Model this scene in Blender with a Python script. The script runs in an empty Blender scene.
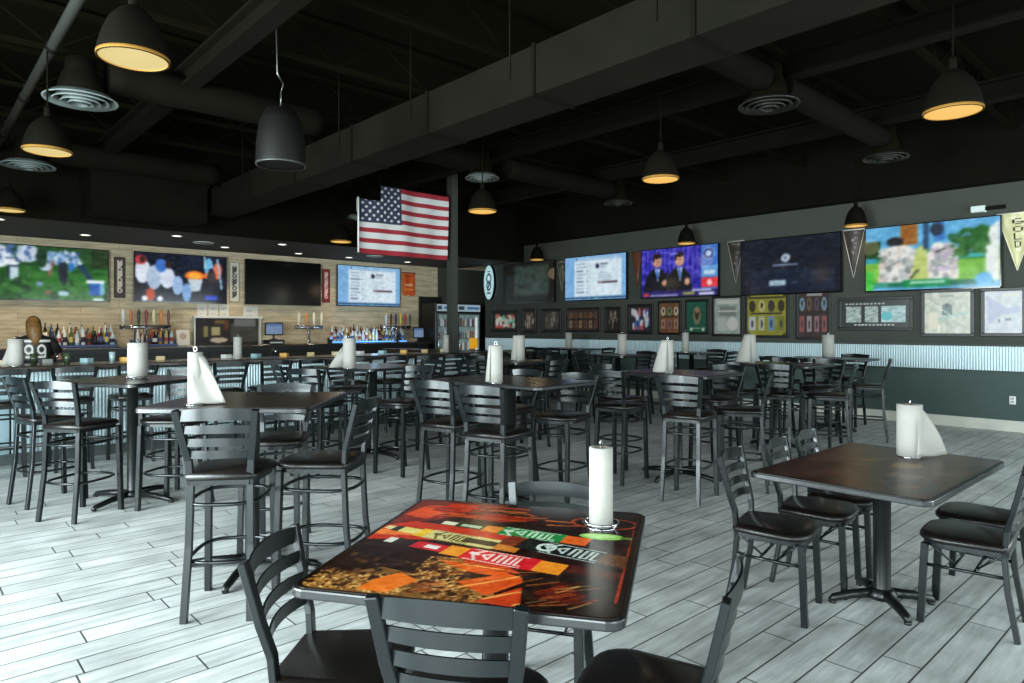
import bpy, math, random
import numpy as np
from math import radians as R, sin, cos, pi
random.seed(7); rng = np.random.RandomState(5)
C = bpy.context.scene.collection

# ------------------------------------------------------------------ materials
def lin(c):
    return tuple(((x/255)/12.92 if x/255 <= .04045 else (((x/255)+.055)/1.055)**2.4) for x in c)
MATS = {}
def mat(name, rgb, rough=.5, metal=0., spec=.5, coat=0., emit=0., noise=0., nscale=8., bump=0., bscale=60.):
    if name in MATS: return MATS[name]
    m = bpy.data.materials.new(name); m.use_nodes = True; nt = m.node_tree
    b = nt.nodes['Principled BSDF']; c = (*lin(rgb), 1)
    b.inputs['Base Color'].default_value = c; b.inputs['Roughness'].default_value = rough
    b.inputs['Metallic'].default_value = metal; b.inputs['Specular IOR Level'].default_value = spec
    b.inputs['Coat Weight'].default_value = coat; b.inputs['Coat Roughness'].default_value = .15
    if emit: b.inputs['Emission Color'].default_value = c; b.inputs['Emission Strength'].default_value = emit
    tc = nt.nodes.new('ShaderNodeTexCoord')
    if noise:
        n = nt.nodes.new('ShaderNodeTexNoise'); n.inputs['Scale'].default_value = nscale; n.inputs['Detail'].default_value = 4
        nt.links.new(tc.outputs['Object'], n.inputs['Vector'])
        r = nt.nodes.new('ShaderNodeMapRange'); r.inputs['From Min'].default_value = .3; r.inputs['From Max'].default_value = .7
        r.inputs['To Min'].default_value = 1-noise; r.inputs['To Max'].default_value = 1+noise
        nt.links.new(n.outputs['Fac'], r.inputs['Value'])
        v = nt.nodes.new('ShaderNodeVectorMath'); v.operation = 'SCALE'; v.inputs[0].default_value = c[:3]
        nt.links.new(r.outputs['Result'], v.inputs['Scale']); nt.links.new(v.outputs['Vector'], b.inputs['Base Color'])
    if bump:
        n = nt.nodes.new('ShaderNodeTexNoise'); n.inputs['Scale'].default_value = bscale
        nt.links.new(tc.outputs['Object'], n.inputs['Vector'])
        bp = nt.nodes.new('ShaderNodeBump'); bp.inputs['Strength'].default_value = bump; bp.inputs['Distance'].default_value = .01
        nt.links.new(n.outputs['Fac'], bp.inputs['Height']); nt.links.new(bp.outputs['Normal'], b.inputs['Normal'])
    MATS[name] = m; return m
def colmat(name, emit=0., rough=.5, coat=0., spec=.5):
    if name in MATS: return MATS[name]
    m = bpy.data.materials.new(name); m.use_nodes = True; nt = m.node_tree; b = nt.nodes['Principled BSDF']
    a = nt.nodes.new('ShaderNodeAttribute'); a.attribute_name = 'Col'
    b.inputs['Roughness'].default_value = rough; b.inputs['Coat Weight'].default_value = coat; b.inputs['Specular IOR Level'].default_value = spec
    b.inputs['Coat Roughness'].default_value = .12
    if emit:
        b.inputs['Base Color'].default_value = (.01, .01, .01, 1)
        nt.links.new(a.outputs['Color'], b.inputs['Emission Color']); b.inputs['Emission Strength'].default_value = emit
    else: nt.links.new(a.outputs['Color'], b.inputs['Base Color'])
    MATS[name] = m; return m

# ------------------------------------------------------------------ mesh builder
class MB:
    def __init__(s): s.v = []; s.f = []; s.sm = []
    def add(s, vs, fs, smooth=False):
        o = len(s.v); s.v += [tuple(p) for p in vs]; s.f += [tuple(i+o for i in f) for f in fs]; s.sm += [smooth]*len(fs); return s
    def box(s, x0, x1, y0, y1, z0, z1):
        return s.add([(x0,y0,z0),(x1,y0,z0),(x1,y1,z0),(x0,y1,z0),(x0,y0,z1),(x1,y0,z1),(x1,y1,z1),(x0,y1,z1)],
                     [(0,3,2,1),(4,5,6,7),(0,1,5,4),(1,2,6,5),(2,3,7,6),(3,0,4,7)])
    def prism(s, pts, z0, z1, smooth=False):
        n = len(pts)
        s.add([(x,y,z0) for x,y in pts]+[(x,y,z1) for x,y in pts], [tuple(range(n-1,-1,-1)), tuple(range(n,2*n))])
        o = len(s.v)-2*n
        for i in range(n): s.f.append((o+i, o+(i+1)%n, o+n+(i+1)%n, o+n+i)); s.sm.append(smooth)
        return s
    def lathe(s, prof, cx=0, cy=0, n=20, sx=1, sy=1, caps=True):
        vs = []; fs = []
        for r, z in prof:
            for i in range(n):
                a = 2*pi*i/n; vs.append((cx+r*sx*cos(a), cy+r*sy*sin(a), z))
        for k in range(len(prof)-1):
            for i in range(n): j = (i+1) % n; fs.append((k*n+i, k*n+j, (k+1)*n+j, (k+1)*n+i))
        s.add(vs, fs, True)
        if caps:
            o = len(s.v)-len(vs)
            s.f.append(tuple(o+i for i in range(n-1,-1,-1))); s.sm.append(False)
            s.f.append(tuple(o+(len(prof)-1)*n+i for i in range(n))); s.sm.append(False)
        return s
    def tube(s, path, r, n=8, closed=False, ry=None, up=None, smooth=True):
        # sweep; r scalar or list; n sides; ry: second radius (flat bars); n=4 makes square bar
        P = [np.array(p, float) for p in path]; m = len(P); rs = r if isinstance(r, (list, tuple)) else [r]*m
        U = np.array(up if up is not None else (0,0,1), float); vs = []
        for k in range(m):
            if closed: t = P[(k+1) % m]-P[k-1]
            else: t = P[min(k+1, m-1)]-P[max(k-1, 0)]
            t = t/(np.linalg.norm(t)+1e-9); a = np.cross(t, U)
            if np.linalg.norm(a) < .08: a = np.cross(t, (0,1,0) if abs(t[1]) < .9 else (1,0,0))
            a /= np.linalg.norm(a); b = np.cross(a, t)
            for i in range(n):
                th = 2*pi*i/n + (pi/4 if n == 4 else 0); q = rs[k]; w = (ry/(r if not isinstance(r,(list,tuple)) else r[0])*q) if ry else q
                vs.append(P[k]+a*cos(th)*q+b*sin(th)*w)
        fs = []
        for k in range(m if closed else m-1):
            for i in range(n): j = (i+1) % n; k2 = (k+1) % m; fs.append((k*n+j, k*n+i, k2*n+i, k2*n+j))
        s.add(vs, fs, smooth and n > 4)
        if not closed:
            o = len(s.v)-len(vs)
            s.f.append(tuple(o+i for i in range(n))); s.sm.append(False)
            s.f.append(tuple(o+(m-1)*n+i for i in range(n-1,-1,-1))); s.sm.append(False)
        return s
    def xform(s, rz=0, loc=(0,0,0)):
        c, q = cos(rz), sin(rz); s.v = [(x*c-y*q+loc[0], x*q+y*c+loc[1], z+loc[2]) for x,y,z in s.v]; return s
    def build(s, name, m, parent=None, bevel=0, seg=1):
        me = bpy.data.meshes.new(name); me.from_pydata(s.v, [], s.f); me.update()
        me.polygons.foreach_set('use_smooth', s.sm); me.materials.append(m)
        o = bpy.data.objects.new(name, me); C.objects.link(o)
        if parent: o.parent = parent
        if bevel:
            b = o.modifiers.new('b', 'BEVEL'); b.width = bevel; b.segments = seg; b.limit_method = 'ANGLE'; b.angle_limit = R(40)
        return o
def tag(o, label, cat, group=None):
    o['label'] = label; o['category'] = cat
    if group: o['group'] = group
    return o
def thing(name, label, cat, loc=(0,0,0), rz=0, group=None):
    o = bpy.data.objects.new(name, None); C.objects.link(o); o.empty_display_size = .1
    o.location = loc; o.rotation_euler = (0,0,rz); return tag(o, label, cat, group)
def struct(o): o['kind'] = 'structure'; return o
def dup(root, loc, rz, label, group=None):
    r = root.copy(); C.objects.link(r); r.location = loc; r.rotation_euler = (0,0,rz); r['label'] = label
    if group: r['group'] = group
    for ch in list(root.children):
        c = ch.copy(); C.objects.link(c); c.parent = r
        for g in list(ch.children):
            d = g.copy(); C.objects.link(d); d.parent = c
    return r
def rrect(w, d, r, n=5, cx=0, cy=0):
    pts = []
    for sx, sy, a0 in ((1,1,0),(-1,1,90),(-1,-1,180),(1,-1,270)):
        for k in range(n+1):
            a = R(a0+90*k/n); pts.append((cx+sx*(w/2-r)+r*cos(a), cy+sy*(d/2-r)+r*sin(a)))
    return pts

# ------------------------------------------------------------------ painted vertex-colour pictures
FONT = {'G':'01110100001000010111100011000101110','O':'01110100011000110001100011000101110','L':'10000100001000010000100001000011111',
 'D':'11110100011000110001100011000111110','9':'01110100011000101111000010000101110','B':'11110100011000111110100011000111110',
 'U':'10001100011000110001100011000101110','A':'01110100011000111111100011000110001','E':'11111100001000011110100001000011111',
 'N':'10001110011010110011100011000110001','R':'11110100011000111110101001001010001','S':'01111100001000001110000010000111110','T':'11111001000010000100001000010000100'}
class Cv:
    # canvas in 0..1 coordinates, origin at lower left
    def __init__(s, w, h, bg): s.w, s.h = w, h; s.a = np.zeros((h, w, 3)); s.a[:] = bg; s.Y, s.X = np.mgrid[0:h, 0:w]; s.X = s.X/(w-1); s.Y = s.Y/(h-1)
    def put(s, m, c, al=1): s.a[m] = s.a[m]*(1-al)+np.array(c, float)*al; return s
    def rect(s, x0, y0, x1, y1, c, al=1): return s.put((s.X >= x0)&(s.X <= x1)&(s.Y >= y0)&(s.Y <= y1), c, al)
    def ell(s, x, y, rx, ry, c, al=1): return s.put(((s.X-x)/rx)**2+((s.Y-y)/ry)**2 <= 1, c, al)
    def ring(s, x, y, rx, ry, t, c, al=1):
        d = np.sqrt(((s.X-x)/rx)**2+((s.Y-y)/ry)**2); return s.put(abs(d-1) <= t, c, al)
    def poly(s, pts, c, al=1):
        ins = np.zeros(s.X.shape, bool); n = len(pts)
        for i in range(n):
            x0, y0 = pts[i]; x1, y1 = pts[(i+1) % n]
            if y0 == y1: continue
            cr = ((y0 > s.Y) != (y1 > s.Y))&(s.X < (x1-x0)*(s.Y-y0)/(y1-y0)+x0); ins ^= cr
        return s.put(ins, c, al)
    def line(s, x0, y0, x1, y1, t, c, al=1):
        dx, dy = x1-x0, y1-y0; L = dx*dx+dy*dy+1e-9; k = np.clip(((s.X-x0)*dx+(s.Y-y0)*dy)/L, 0, 1)
        return s.put(np.hypot(s.X-x0-k*dx, s.Y-y0-k*dy) <= t, c, al)
    def noise(s, n, amp, box=(0,0,1,1)):
        g = rng.rand(n+2, n+2); fy = s.Y*n; fx = s.X*n; iy = fy.astype(int); ix = fx.astype(int); ty = fy-iy; tx = fx-ix
        v = (g[iy,ix]*(1-tx)+g[iy,ix+1]*tx)*(1-ty)+(g[iy+1,ix]*(1-tx)+g[iy+1,ix+1]*tx)*ty
        m = (s.X >= box[0])&(s.X <= box[2])&(s.Y >= box[1])&(s.Y <= box[3]); s.a[m] = s.a[m]+((v-.5)*2*amp)[m][:,None]; return s
    def grit(s, cols, n, r, box):
        for _ in range(n):
            c = cols[rng.randint(len(cols))]; x = box[0]+rng.rand()*(box[2]-box[0]); y = box[1]+rng.rand()*(box[3]-box[1])
            s.ell(x, y, r*(.5+rng.rand()), r*(.5+rng.rand())*s.w/s.h, c, .85)
        return s
    def text(s, t, x, y, cw, ch, c, dx=1.25, vert=False):
        for k, g in enumerate(t):
            ox = x+(0 if vert else k*cw*dx); oy = y-(k*ch*dx if vert else 0)
            for i, b in enumerate(FONT.get(g, '0'*35)):
                if b == '1': q, p = divmod(i, 5); s.rect(ox+p*cw/5, oy+(6-q)*ch/7, ox+(p+1)*cw/5, oy+(7-q)*ch/7, c)
        return s
    def blur(s, k=1):
        for _ in range(k):
            p = np.pad(s.a, ((1,1),(1,1),(0,0)), 'edge'); s.a = (p[:-2,1:-1]+p[2:,1:-1]+p[1:-1,:-2]+p[1:-1,2:]+2*p[1:-1,1:-1])/6
        return s
def picture(name, cv, m, parent, fn, skip=None):
    # fn(u,v) -> 3D; vertex colours from the canvas
    h, w = cv.h, cv.w; vs = [fn(i/(w-1), j/(h-1)) for j in range(h) for i in range(w)]
    fs = [(j*w+i, j*w+i+1, (j+1)*w+i+1, (j+1)*w+i) for j in range(h-1) for i in range(w-1) if not (skip and skip((i+.5)/(w-1), (j+.5)/(h-1)))]
    me = bpy.data.meshes.new(name); me.from_pydata(vs, [], fs); me.update(); a = me.color_attributes.new('Col', 'FLOAT_COLOR', 'POINT')
    x = np.clip(cv.a.reshape(-1, 3)/255., 0, 1); x = np.where(x <= .04045, x/12.92, ((x+.055)/1.055)**2.4)
    a.data.foreach_set('color', np.hstack([x, np.ones((len(x),1))]).ravel().astype(np.float32))
    me.polygons.foreach_set('use_smooth', [True]*len(fs)); me.materials.append(m)
    o = bpy.data.objects.new(name, me); C.objects.link(o)
    if parent: o.parent = parent
    return o

# ------------------------------------------------------------------ palette
M_frame = mat('gunmetal_paint', (13,19,21), .28, .2, .45, .12)
M_frame2 = mat('table_black_metal', (17,20,21), .34, .25, .5)
M_seat = mat('dark_vinyl', (13,9,7), .38, 0, .4, .1, bump=.15, bscale=90)
M_top = mat('dark_laminate', (30,20,15), .25, 0, .3, .08, noise=.35, nscale=5)
M_edge = mat('table_edge', (24,26,28), .3, .1, .6, .3)
M_black = mat('black_plastic', (10,10,10), .4)
M_blackgloss = mat('black_gloss', (8,8,9), .12, 0, .5)
M_ceil = mat('ceiling_black', (13,11,3), .9, 0, .05)
M_duct = mat('duct_black_paint', (17,15,8), .8, 0, .1, noise=.25, nscale=2)
M_duct2 = mat('duct_dull', (12,10,4), .85, 0, .08, noise=.2, nscale=3)
M_soffit = mat('soffit_paint', (46,45,42), .8)
M_wall = mat('wall_grey_green', (54,57,50), .75, noise=.06, nscale=3)
M_wall2 = mat('wall_lower_teal', (58,74,71), .7, noise=.05, nscale=3)
M_corr = mat('corrugated_metal', (160,178,182), .4, .35, .5)
M_base = mat('baseboard_tile', (190,190,178), .5, noise=.1, nscale=4)
M_white = mat('white_paint', (210,212,208), .6)
M_paper = mat('paper_towel', (150,148,141), .9, 0, .2, bump=.25, bscale=160)
M_chrome = mat('chrome', (200,202,205), .18, 1)
M_steel = mat('brushed_steel', (120,120,118), .35, .9)
M_lamp = mat('lamp_diffuser', (228,204,128), .6, emit=.92)
M_lamp2 = mat('lamp_diffuser_far', (250,195,95), .6, emit=.95)
for _m in (M_lamp, M_lamp2): _m.node_tree.nodes['Principled BSDF'].inputs['Base Color'].default_value = (.02,.02,.02,1)
M_down = mat('downlight_glow', (255,246,225), .6, emit=2.2)
M_bar = mat('bar_top', (40,32,26), .25, 0, .5, .3)
M_panel = mat('bar_end_paint', (120,142,150), .6)
M_pic = colmat('print', 0, .45); M_scr = colmat('screen_glow', 1.0, .12, 0, .2); M_art = colmat('laminated_art', 0, .24, .08, .3); M_art2 = colmat('laminated_art_brown', 0, .3, .04, .22); M_cloth = colmat('printed_cloth', 0, .85)
M_glow = colmat('dim_added_glow', .55, .4, 0, .2); M_glow2 = colmat('painted_reflection', .8, .3)  # added glow on unlit prints and felt; brighter one imitates window reflections

# ------------------------------------------------------------------ room shell
XR, YB, ZC = 12.1, 15.7, 4.9
XL, YS = -3.0, -3.2
def floor_mat():
    m = bpy.data.materials.new('plank_tile'); m.use_nodes = True; nt = m.node_tree; N = nt.nodes; L = nt.links; b = N['Principled BSDF']
    tc = N.new('ShaderNodeTexCoord'); br = N.new('ShaderNodeTexBrick')
    br.offset = .37; br.offset_frequency = 2; br.squash = 1
    for k, v in (('Scale',1),('Mortar Size',.0042),('Mortar Smooth',.1),('Bias',0),('Brick Width',.93),('Row Height',.165)): br.inputs[k].default_value = v
    br.inputs['Color1'].default_value = (*lin((208,211,209)),1); br.inputs['Color2'].default_value = (*lin((188,192,190)),1); br.inputs['Mortar'].default_value = (*lin((66,69,67)),1)
    # shift each pair of rows irregularly so the joints do not line up
    sep = N.new('ShaderNodeSeparateXYZ'); L.new(tc.outputs['Object'], sep.inputs[0])
    dv = N.new('ShaderNodeMath'); dv.operation = 'DIVIDE'; dv.inputs[1].default_value = .165; L.new(sep.outputs['Y'], dv.inputs[0])
    fl = N.new('ShaderNodeMath'); fl.operation = 'FLOOR'; L.new(dv.outputs[0], fl.inputs[0])
    wn = N.new('ShaderNodeTexWhiteNoise'); wn.noise_dimensions = '1D'; L.new(fl.outputs[0], wn.inputs['W'])
    ad = N.new('ShaderNodeMath'); ad.operation = 'ADD'; L.new(sep.outputs['X'], ad.inputs[0]); L.new(wn.outputs['Value'], ad.inputs[1])
    cb = N.new('ShaderNodeCombineXYZ'); L.new(ad.outputs[0], cb.inputs['X']); L.new(sep.outputs['Y'], cb.inputs['Y']); L.new(cb.outputs[0], br.inputs['Vector'])
    mp = N.new('ShaderNodeMapping'); mp.inputs['Scale'].default_value = (1.6, 14, 1); L.new(cb.outputs[0], mp.inputs['Vector'])
    n1 = N.new('ShaderNodeTexNoise'); n1.inputs['Scale'].default_value = 1.6; n1.inputs['Detail'].default_value = 8; n1.inputs['Roughness'].default_value = .65; L.new(mp.outputs[0], n1.inputs['Vector'])
    n2 = N.new('ShaderNodeTexNoise'); n2.inputs['Scale'].default_value = 2.2; n2.inputs['Detail'].default_value = 5; L.new(tc.outputs['Object'], n2.inputs['Vector'])
    r1 = N.new('ShaderNodeMapRange'); r1.inputs['From Min'].default_value = .3; r1.inputs['From Max'].default_value = .7; r1.inputs['To Min'].default_value = .63; r1.inputs['To Max'].default_value = 1.14; L.new(n1.outputs['Fac'], r1.inputs['Value'])
    r2 = N.new('ShaderNodeMapRange'); r2.inputs['From Min'].default_value = .3; r2.inputs['From Max'].default_value = .7; r2.inputs['To Min'].default_value = .68; r2.inputs['To Max'].default_value = 1.12; L.new(n2.outputs['Fac'], r2.inputs['Value'])
    mu = N.new('ShaderNodeMath'); mu.operation = 'MULTIPLY'; L.new(r1.outputs[0], mu.inputs[0]); L.new(r2.outputs[0], mu.inputs[1])
    sc = N.new('ShaderNodeVectorMath'); sc.operation = 'SCALE'; L.new(br.outputs['Color'], sc.inputs[0]); L.new(mu.outputs[0], sc.inputs['Scale'])
    L.new(sc.outputs['Vector'], b.inputs['Base Color']); b.inputs['Roughness'].default_value = .42; b.inputs['Specular IOR Level'].default_value = .45
    bp = N.new('ShaderNodeBump'); bp.inputs['Strength'].default_value = .25; bp.inputs['Distance'].default_value = .004; bp.invert = True
    L.new(br.outputs['Fac'], bp.inputs['Height']); L.new(bp.outputs['Normal'], b.inputs['Normal'])
    return m
struct(MB().box(XL, 14.2, YS, 16.4, -.12, 0).build('floor', floor_mat()))
struct(MB().box(XL-.2, 14.2, YS-.2, 16.4, ZC, ZC+.15).build('ceiling', M_ceil))
def wood_mat():
    m = bpy.data.materials.new('shiplap'); m.use_nodes = True; nt = m.node_tree; N = nt.nodes; L = nt.links; b = N['Principled BSDF']
    tc = N.new('ShaderNodeTexCoord'); sp = N.new('ShaderNodeSeparateXYZ'); cb = N.new('ShaderNodeCombineXYZ'); L.new(tc.outputs['Object'], sp.inputs[0])
    L.new(sp.outputs['X'], cb.inputs['X']); L.new(sp.outputs['Z'], cb.inputs['Y'])
    br = N.new('ShaderNodeTexBrick'); br.offset = .4
    for k, v in (('Scale',1),('Mortar Size',.004),('Brick Width',1.7),('Row Height',.15)): br.inputs[k].default_value = v
    br.inputs['Color1'].default_value = (*lin((200,185,156)),1); br.inputs['Color2'].default_value = (*lin((186,170,140)),1); br.inputs['Mortar'].default_value = (*lin((150,134,108)),1)
    L.new(cb.outputs[0], br.inputs['Vector'])
    mp = N.new('ShaderNodeMapping'); mp.inputs['Scale'].default_value = (1.2, 9, 1); L.new(cb.outputs[0], mp.inputs['Vector'])
    n = N.new('ShaderNodeTexNoise'); n.inputs['Scale'].default_value = 2; n.inputs['Detail'].default_value = 7; L.new(mp.outputs[0], n.inputs['Vector'])
    r = N.new('ShaderNodeMapRange'); r.inputs['From Min'].default_value = .3; r.inputs['From Max'].default_value = .7; r.inputs['To Min'].default_value = .7; r.inputs['To Max'].default_value = 1.15; L.new(n.outputs['Fac'], r.inputs['Value'])
    sc = N.new('ShaderNodeVectorMath'); sc.operation = 'SCALE'; L.new(br.outputs['Color'], sc.inputs[0]); L.new(r.outputs[0], sc.inputs['Scale'])
    L.new(sc.outputs['Vector'], b.inputs['Base Color']); b.inputs['Roughness'].default_value = .8; return m
struct(MB().box(XL, 14.2, YB, YB+.2, 0, ZC).build('wall_back', wood_mat()))
struct(MB().box(11.45, 14.2, YB-.02, YB, 0, 3.25).build('wall_back_corner', M_wall))  # dark section added over the shiplap to dim the overly bright corner
# right wall in three bands: painted drywall, corrugated wainscot band, painted lower
YE = 14.35
def corrugated(p0, p1, z0, z1, nx, ny, pitch=.037, amp=.008):
    # strip between p0 and p1 with outward normal (nx,ny)
    m = MB(); L = math.dist(p0, p1); n = int(L/pitch)*4; dx, dy = (p1[0]-p0[0])/L, (p1[1]-p0[1])/L; vs = []
    prof = [0, 1, 1, 0]
    for i in range(n+1):
        s = L*i/n; a = amp*prof[i % 4]; vs += [(p0[0]+dx*s+nx*a, p0[1]+dy*s+ny*a, z0), (p0[0]+dx*s+nx*a, p0[1]+dy*s+ny*a, z1)]
    m.add(vs, [(2*i, 2*i+2, 2*i+3, 2*i+1) for i in range(n)]); return m
struct(MB().box(XR, XR+.2, YS, YE, .9, ZC).build('wall_right', M_wall))
struct(MB().box(XR, XR+.2, YS, YE, 0, .9).build('wall_right_lower', M_wall2))
struct(corrugated((XR-.004, YS+.1), (XR-.004, YE), .885, 1.245, -1, 0).build('trim_1', M_corr))
struct(MB().box(XR-.025, XR, YS, YE, 1.245, 1.275).build('trim_2', mat('trim_grey', (52,58,56), .6)))
struct(MB().box(XR-.025, XR, YS, YE, .86, .885).build('trim_3', MATS['trim_grey']))
struct(MB().box(XR-.015, XR, YS, YE, 0, .16).build('baseboard_right', M_base))
struct(MB().box(XR+.2, 14.2, YE-.2, YE, 0, ZC).build('wall_alcove', M_wall))
struct(MB().box(14.0, 14.2, YE, YB, 0, ZC).build('wall_alcove_side', M_wall))
# header band at top of the right wall, in front of the joists
struct(MB().box(XR-.25, XR, YS, YE, 3.66, ZC).build('trim_4', M_duct2))
# walls behind and left of the camera, with large window openings
def window_wall(axis, c, a0, a1, wins, idx):
    n = MB()
    def bx(u0, u1, z0, z1):
        if axis == 'x': n.box(c-.2, c, u0, u1, z0, z1)
        else: n.box(u0, u1, c-.2, c, z0, z1)
    cur = a0
    for (u0, u1, z0, z1) in wins:
        bx(cur, u0, 0, ZC); bx(u0, u1, 0, z0); bx(u0, u1, z1, ZC); cur = u1
    bx(cur, a1, 0, ZC)
    struct(n.build('wall_left' if axis == 'x' else 'wall_front', M_wall))
    for (u0, u1, z0, z1) in wins:
        f = MB(); g = MB()
        for a in np.linspace(u0, u1, max(2, int((u1-u0)/1.4)+1)):
            if axis == 'x': f.box(c-.13, c-.07, a-.03, a+.03, z0, z1)
            else: f.box(a-.03, a+.03, c-.13, c-.07, z0, z1)
        for z in (z0+.03, z1-.03):
            if axis == 'x': f.box(c-.13, c-.07, u0, u1, z-.03, z+.03)
            else: f.box(u0, u1, c-.13, c-.07, z-.03, z+.03)
        struct(f.build('window_%d' % idx[0], M_black)); idx[0] += 1
WI = [1]
window_wall('x', XL, YS-.2, 16.4, [(-2.4, 1.6, .3, 3.1), (2.4, 6.6, .3, 3.1)], WI)
window_wall('y', YS, XL, 14.2, [(-2.2, 3.0, .3, 3.1), (3.8, 7.6, .3, 3.1), (8.2, 11.6, .3, 3.1)], WI)
# soffit over the bar
struct(MB().box(XL, XR, 12.8, YB, 3.25, 3.29).build('ceiling_soffit', M_soffit))
struct(MB().box(XL, 14.0, 12.78, 12.84, 3.23, ZC).build('wall_soffit_fascia', M_duct2))
struct(MB().box(XR, 14.0, 12.84, YB, 3.6, 3.65).build('ceiling_alcove', M_duct2))
# open-web joists (run along X) and girders (along Y)
for k, y in enumerate([-2.2,-.7,.8,2.3,3.8,5.3,6.8,8.3,9.8,11.3]):
    j = MB(); j.box(XL, XR, y-.03, y+.03, 4.78, 4.84); j.box(XL, XR, y-.03, y+.03, 4.36, 4.41)
    xs = np.arange(XL, XR, .6)
    for i in range(len(xs)-1): j.tube([(xs[i], y, 4.39 if i % 2 else 4.8), (xs[i+1], y, 4.8 if i % 2 else 4.39)], .012, 4)
    struct(j.build('trim_joist', M_ceil))
for x in (2.35, 6.9, 9.3):
    j = MB(); j.box(x-.09, x+.09, YS, 12.8, 4.33, 4.36); j.box(x-.09, x+.09, YS, 12.8, 4.12, 4.15); j.box(x-.012, x+.012, YS, 12.8, 4.14, 4.34)
    struct(j.build('trim_girder', M_duct2))
struct(MB().box(7.27, 7.41, 9.55, 9.69, 0, 4.36).build('trim_column', mat('column_paint', (44,46,40), .6)))

# ------------------------------------------------------------------ ducts, pipes, diffusers, lamps
d = thing('supply_duct', 'large black rectangular metal air duct crossing the ceiling diagonally', 'duct', (4.23, 3.5, 3.5))
b = MB().box(-.23, .25, -6.4, 9.2, 0, .42); b.build('duct_body', M_duct, d)
for y in np.arange(-5.6, 9, 1.55):
    MB().box(-.245, .265, y-.018, y+.018, -.012, .435).build('seam', M_duct2, d)
    MB().tube([(-.24, y+.3, .2), (-.24, y+.3, 1.38)], .006, 6).build('hanger_rod', M_duct, d)
def spiral_duct(x0, x1, y, z, r, label):
    t = thing('round_duct', label, 'duct', (x0, y, z)); m = MB()
    n = int((x1-x0)/.16); path = [(i*(x1-x0)/n, 0, 0) for i in range(n+1)]
    m.tube(path, [r*(1.0 if i % 2 else 1.018) for i in range(n+1)], 20); m.build('duct_body', M_duct2, t)
    return t
spiral_duct(1.6, 3.97, 7.9, 4.1, .17, 'black round branch duct above the big square ceiling vent at upper left')
spiral_duct(1.61, 3.97, 11.6, 4.05, .17, 'black round branch duct farther back at left, nearer the bar')
spiral_duct(4.52, 6.41, 7.8, 4.0, .15, 'short black round duct feeding the round vent right of the flag')
spiral_duct(4.52, 6.39, 3.3, 4.02, .13, 'short black round duct leaving the big duct at upper right')
spiral_duct(6.81, 9.6, 3.3, 4.02, .13, 'long black round duct leading to the round vents at upper right')
spiral_duct(7.0, 9.57, 7.8, 4.0, .15, 'black round duct in the far middle of the ceiling')
def diffuser(x, y, z, r, label, bright):
    t = thing('ceiling_vent', label, 'vent', (x, y, z), group='round ceiling vents')
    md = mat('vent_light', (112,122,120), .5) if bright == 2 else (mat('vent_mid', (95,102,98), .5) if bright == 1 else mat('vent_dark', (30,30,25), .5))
    for k, q in enumerate((1, .76, .54, .34)):
        rr = r*q; zz = -.012*k
        MB().lathe([(rr, zz), (rr*.985, zz-.012), (rr*.86, zz+.022), (rr*.8, zz+.05), (rr*.82, zz+.05), (rr*.97, zz)], n=32, caps=False).build('ring', md, t)
    MB().lathe([(r*.17, -.05), (r*.12, -.03), (.005, -.028)], n=20, caps=False).build('centre_disc', md, t)
    MB().lathe([(r*.62, .02), (r*.6, .14), (r*.5, .24), (r*.42, .3), (r*.42, .4), (.01, .42)], n=24).build('neck_box', M_ceil if bright < 2 else M_duct2, t)
diffuser(1.37, 7.9, 3.8, .33, 'big grey round ceiling vent at upper left, between two dome lamps', 2)
diffuser(1.38, 11.6, 3.8, .33, 'grey round ceiling vent at far left behind the second dome lamp', 2)
diffuser(6.6, 3.33, 3.8, .3, 'dark round ceiling vent at upper right, right of the big duct', 0)
diffuser(9.8, 3.3, 3.8, .28, 'dark round ceiling vent under an elbow, left of the right-hand dome lamp', 0)
diffuser(9.75, 7.8, 3.8, .26, 'dark round ceiling vent in the far middle, left of a dome lamp', 0)
diffuser(6.6, 7.9, 3.8, .26, 'grey round ceiling vent just right above the flag', 1)
diffuser(6.9, 12.2, 3.75, .2, 'small dim round vent on the ceiling beyond the flag', 1)
def lamp(x, y, z, r, label, far=False):
    t = thing('dome_pendant_lamp', label, 'lamp', (x, y, z), group='black dome pendant lamps with glowing discs')
    MB().lathe([(r*1.0, -.005), (r*1.03, .02), (r*.98, .07), (r*.86, .16), (r*.68, .24), (r*.42, .3), (r*.2, .33), (.02, .34)], n=36, caps=False).build('shade', M_duct2, t)
    MB().lathe([(r*1.03, 0), (r*1.03, .02), (r*.97, .02), (r*.97, 0)], n=36, caps=False).build('rim', mat('lamp_rim', (150,110,50), .4, emit=.2), t)
    MB().lathe([(r*.975, .008), (r*.5, .006), (.002, .005)], n=36, caps=False).build('diffuser', M_lamp2 if far else M_lamp, t)
    MB().lathe([(.03, .33), (.03, .42), (.012, .44)], n=12).build('cap', M_duct2, t)
    MB().tube([(0,0,.43), (0,0,4.36-z)], .008, 6).build('rod', M_duct2, t)
LP = [(1.10,4.72,'largest glowing dome lamp, at upper left of the ceiling',0),(1.07,7.75,'second dome lamp at left, below and behind the largest one',0),
 (1.19,12.0,'dome lamp cut by the left edge of the frame, near the bar soffit',0),(6.27,7.5,'dome lamp just right of the flag',1),(6.41,4.52,'dome lamp in the middle right, above the news screen',1),
 (6.09,1.57,'bright dome lamp at upper right of the frame',1),(6.43,12.0,'dome lamp glowing above left of the flag, over the bar edge',1),(11.7,11.9,'far dome lamp in front of the dark television by the corner',1),
 (11.65,7.6,'small dome lamp hanging just above the television with two talking men',1),(11.7,4.4,'dome lamp in front of the pennant left of the golf television',1)]
for x, y, l, far in LP: lamp(x, y, 3.2, (.2 if x < 11 else .17), l, far)
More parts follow.
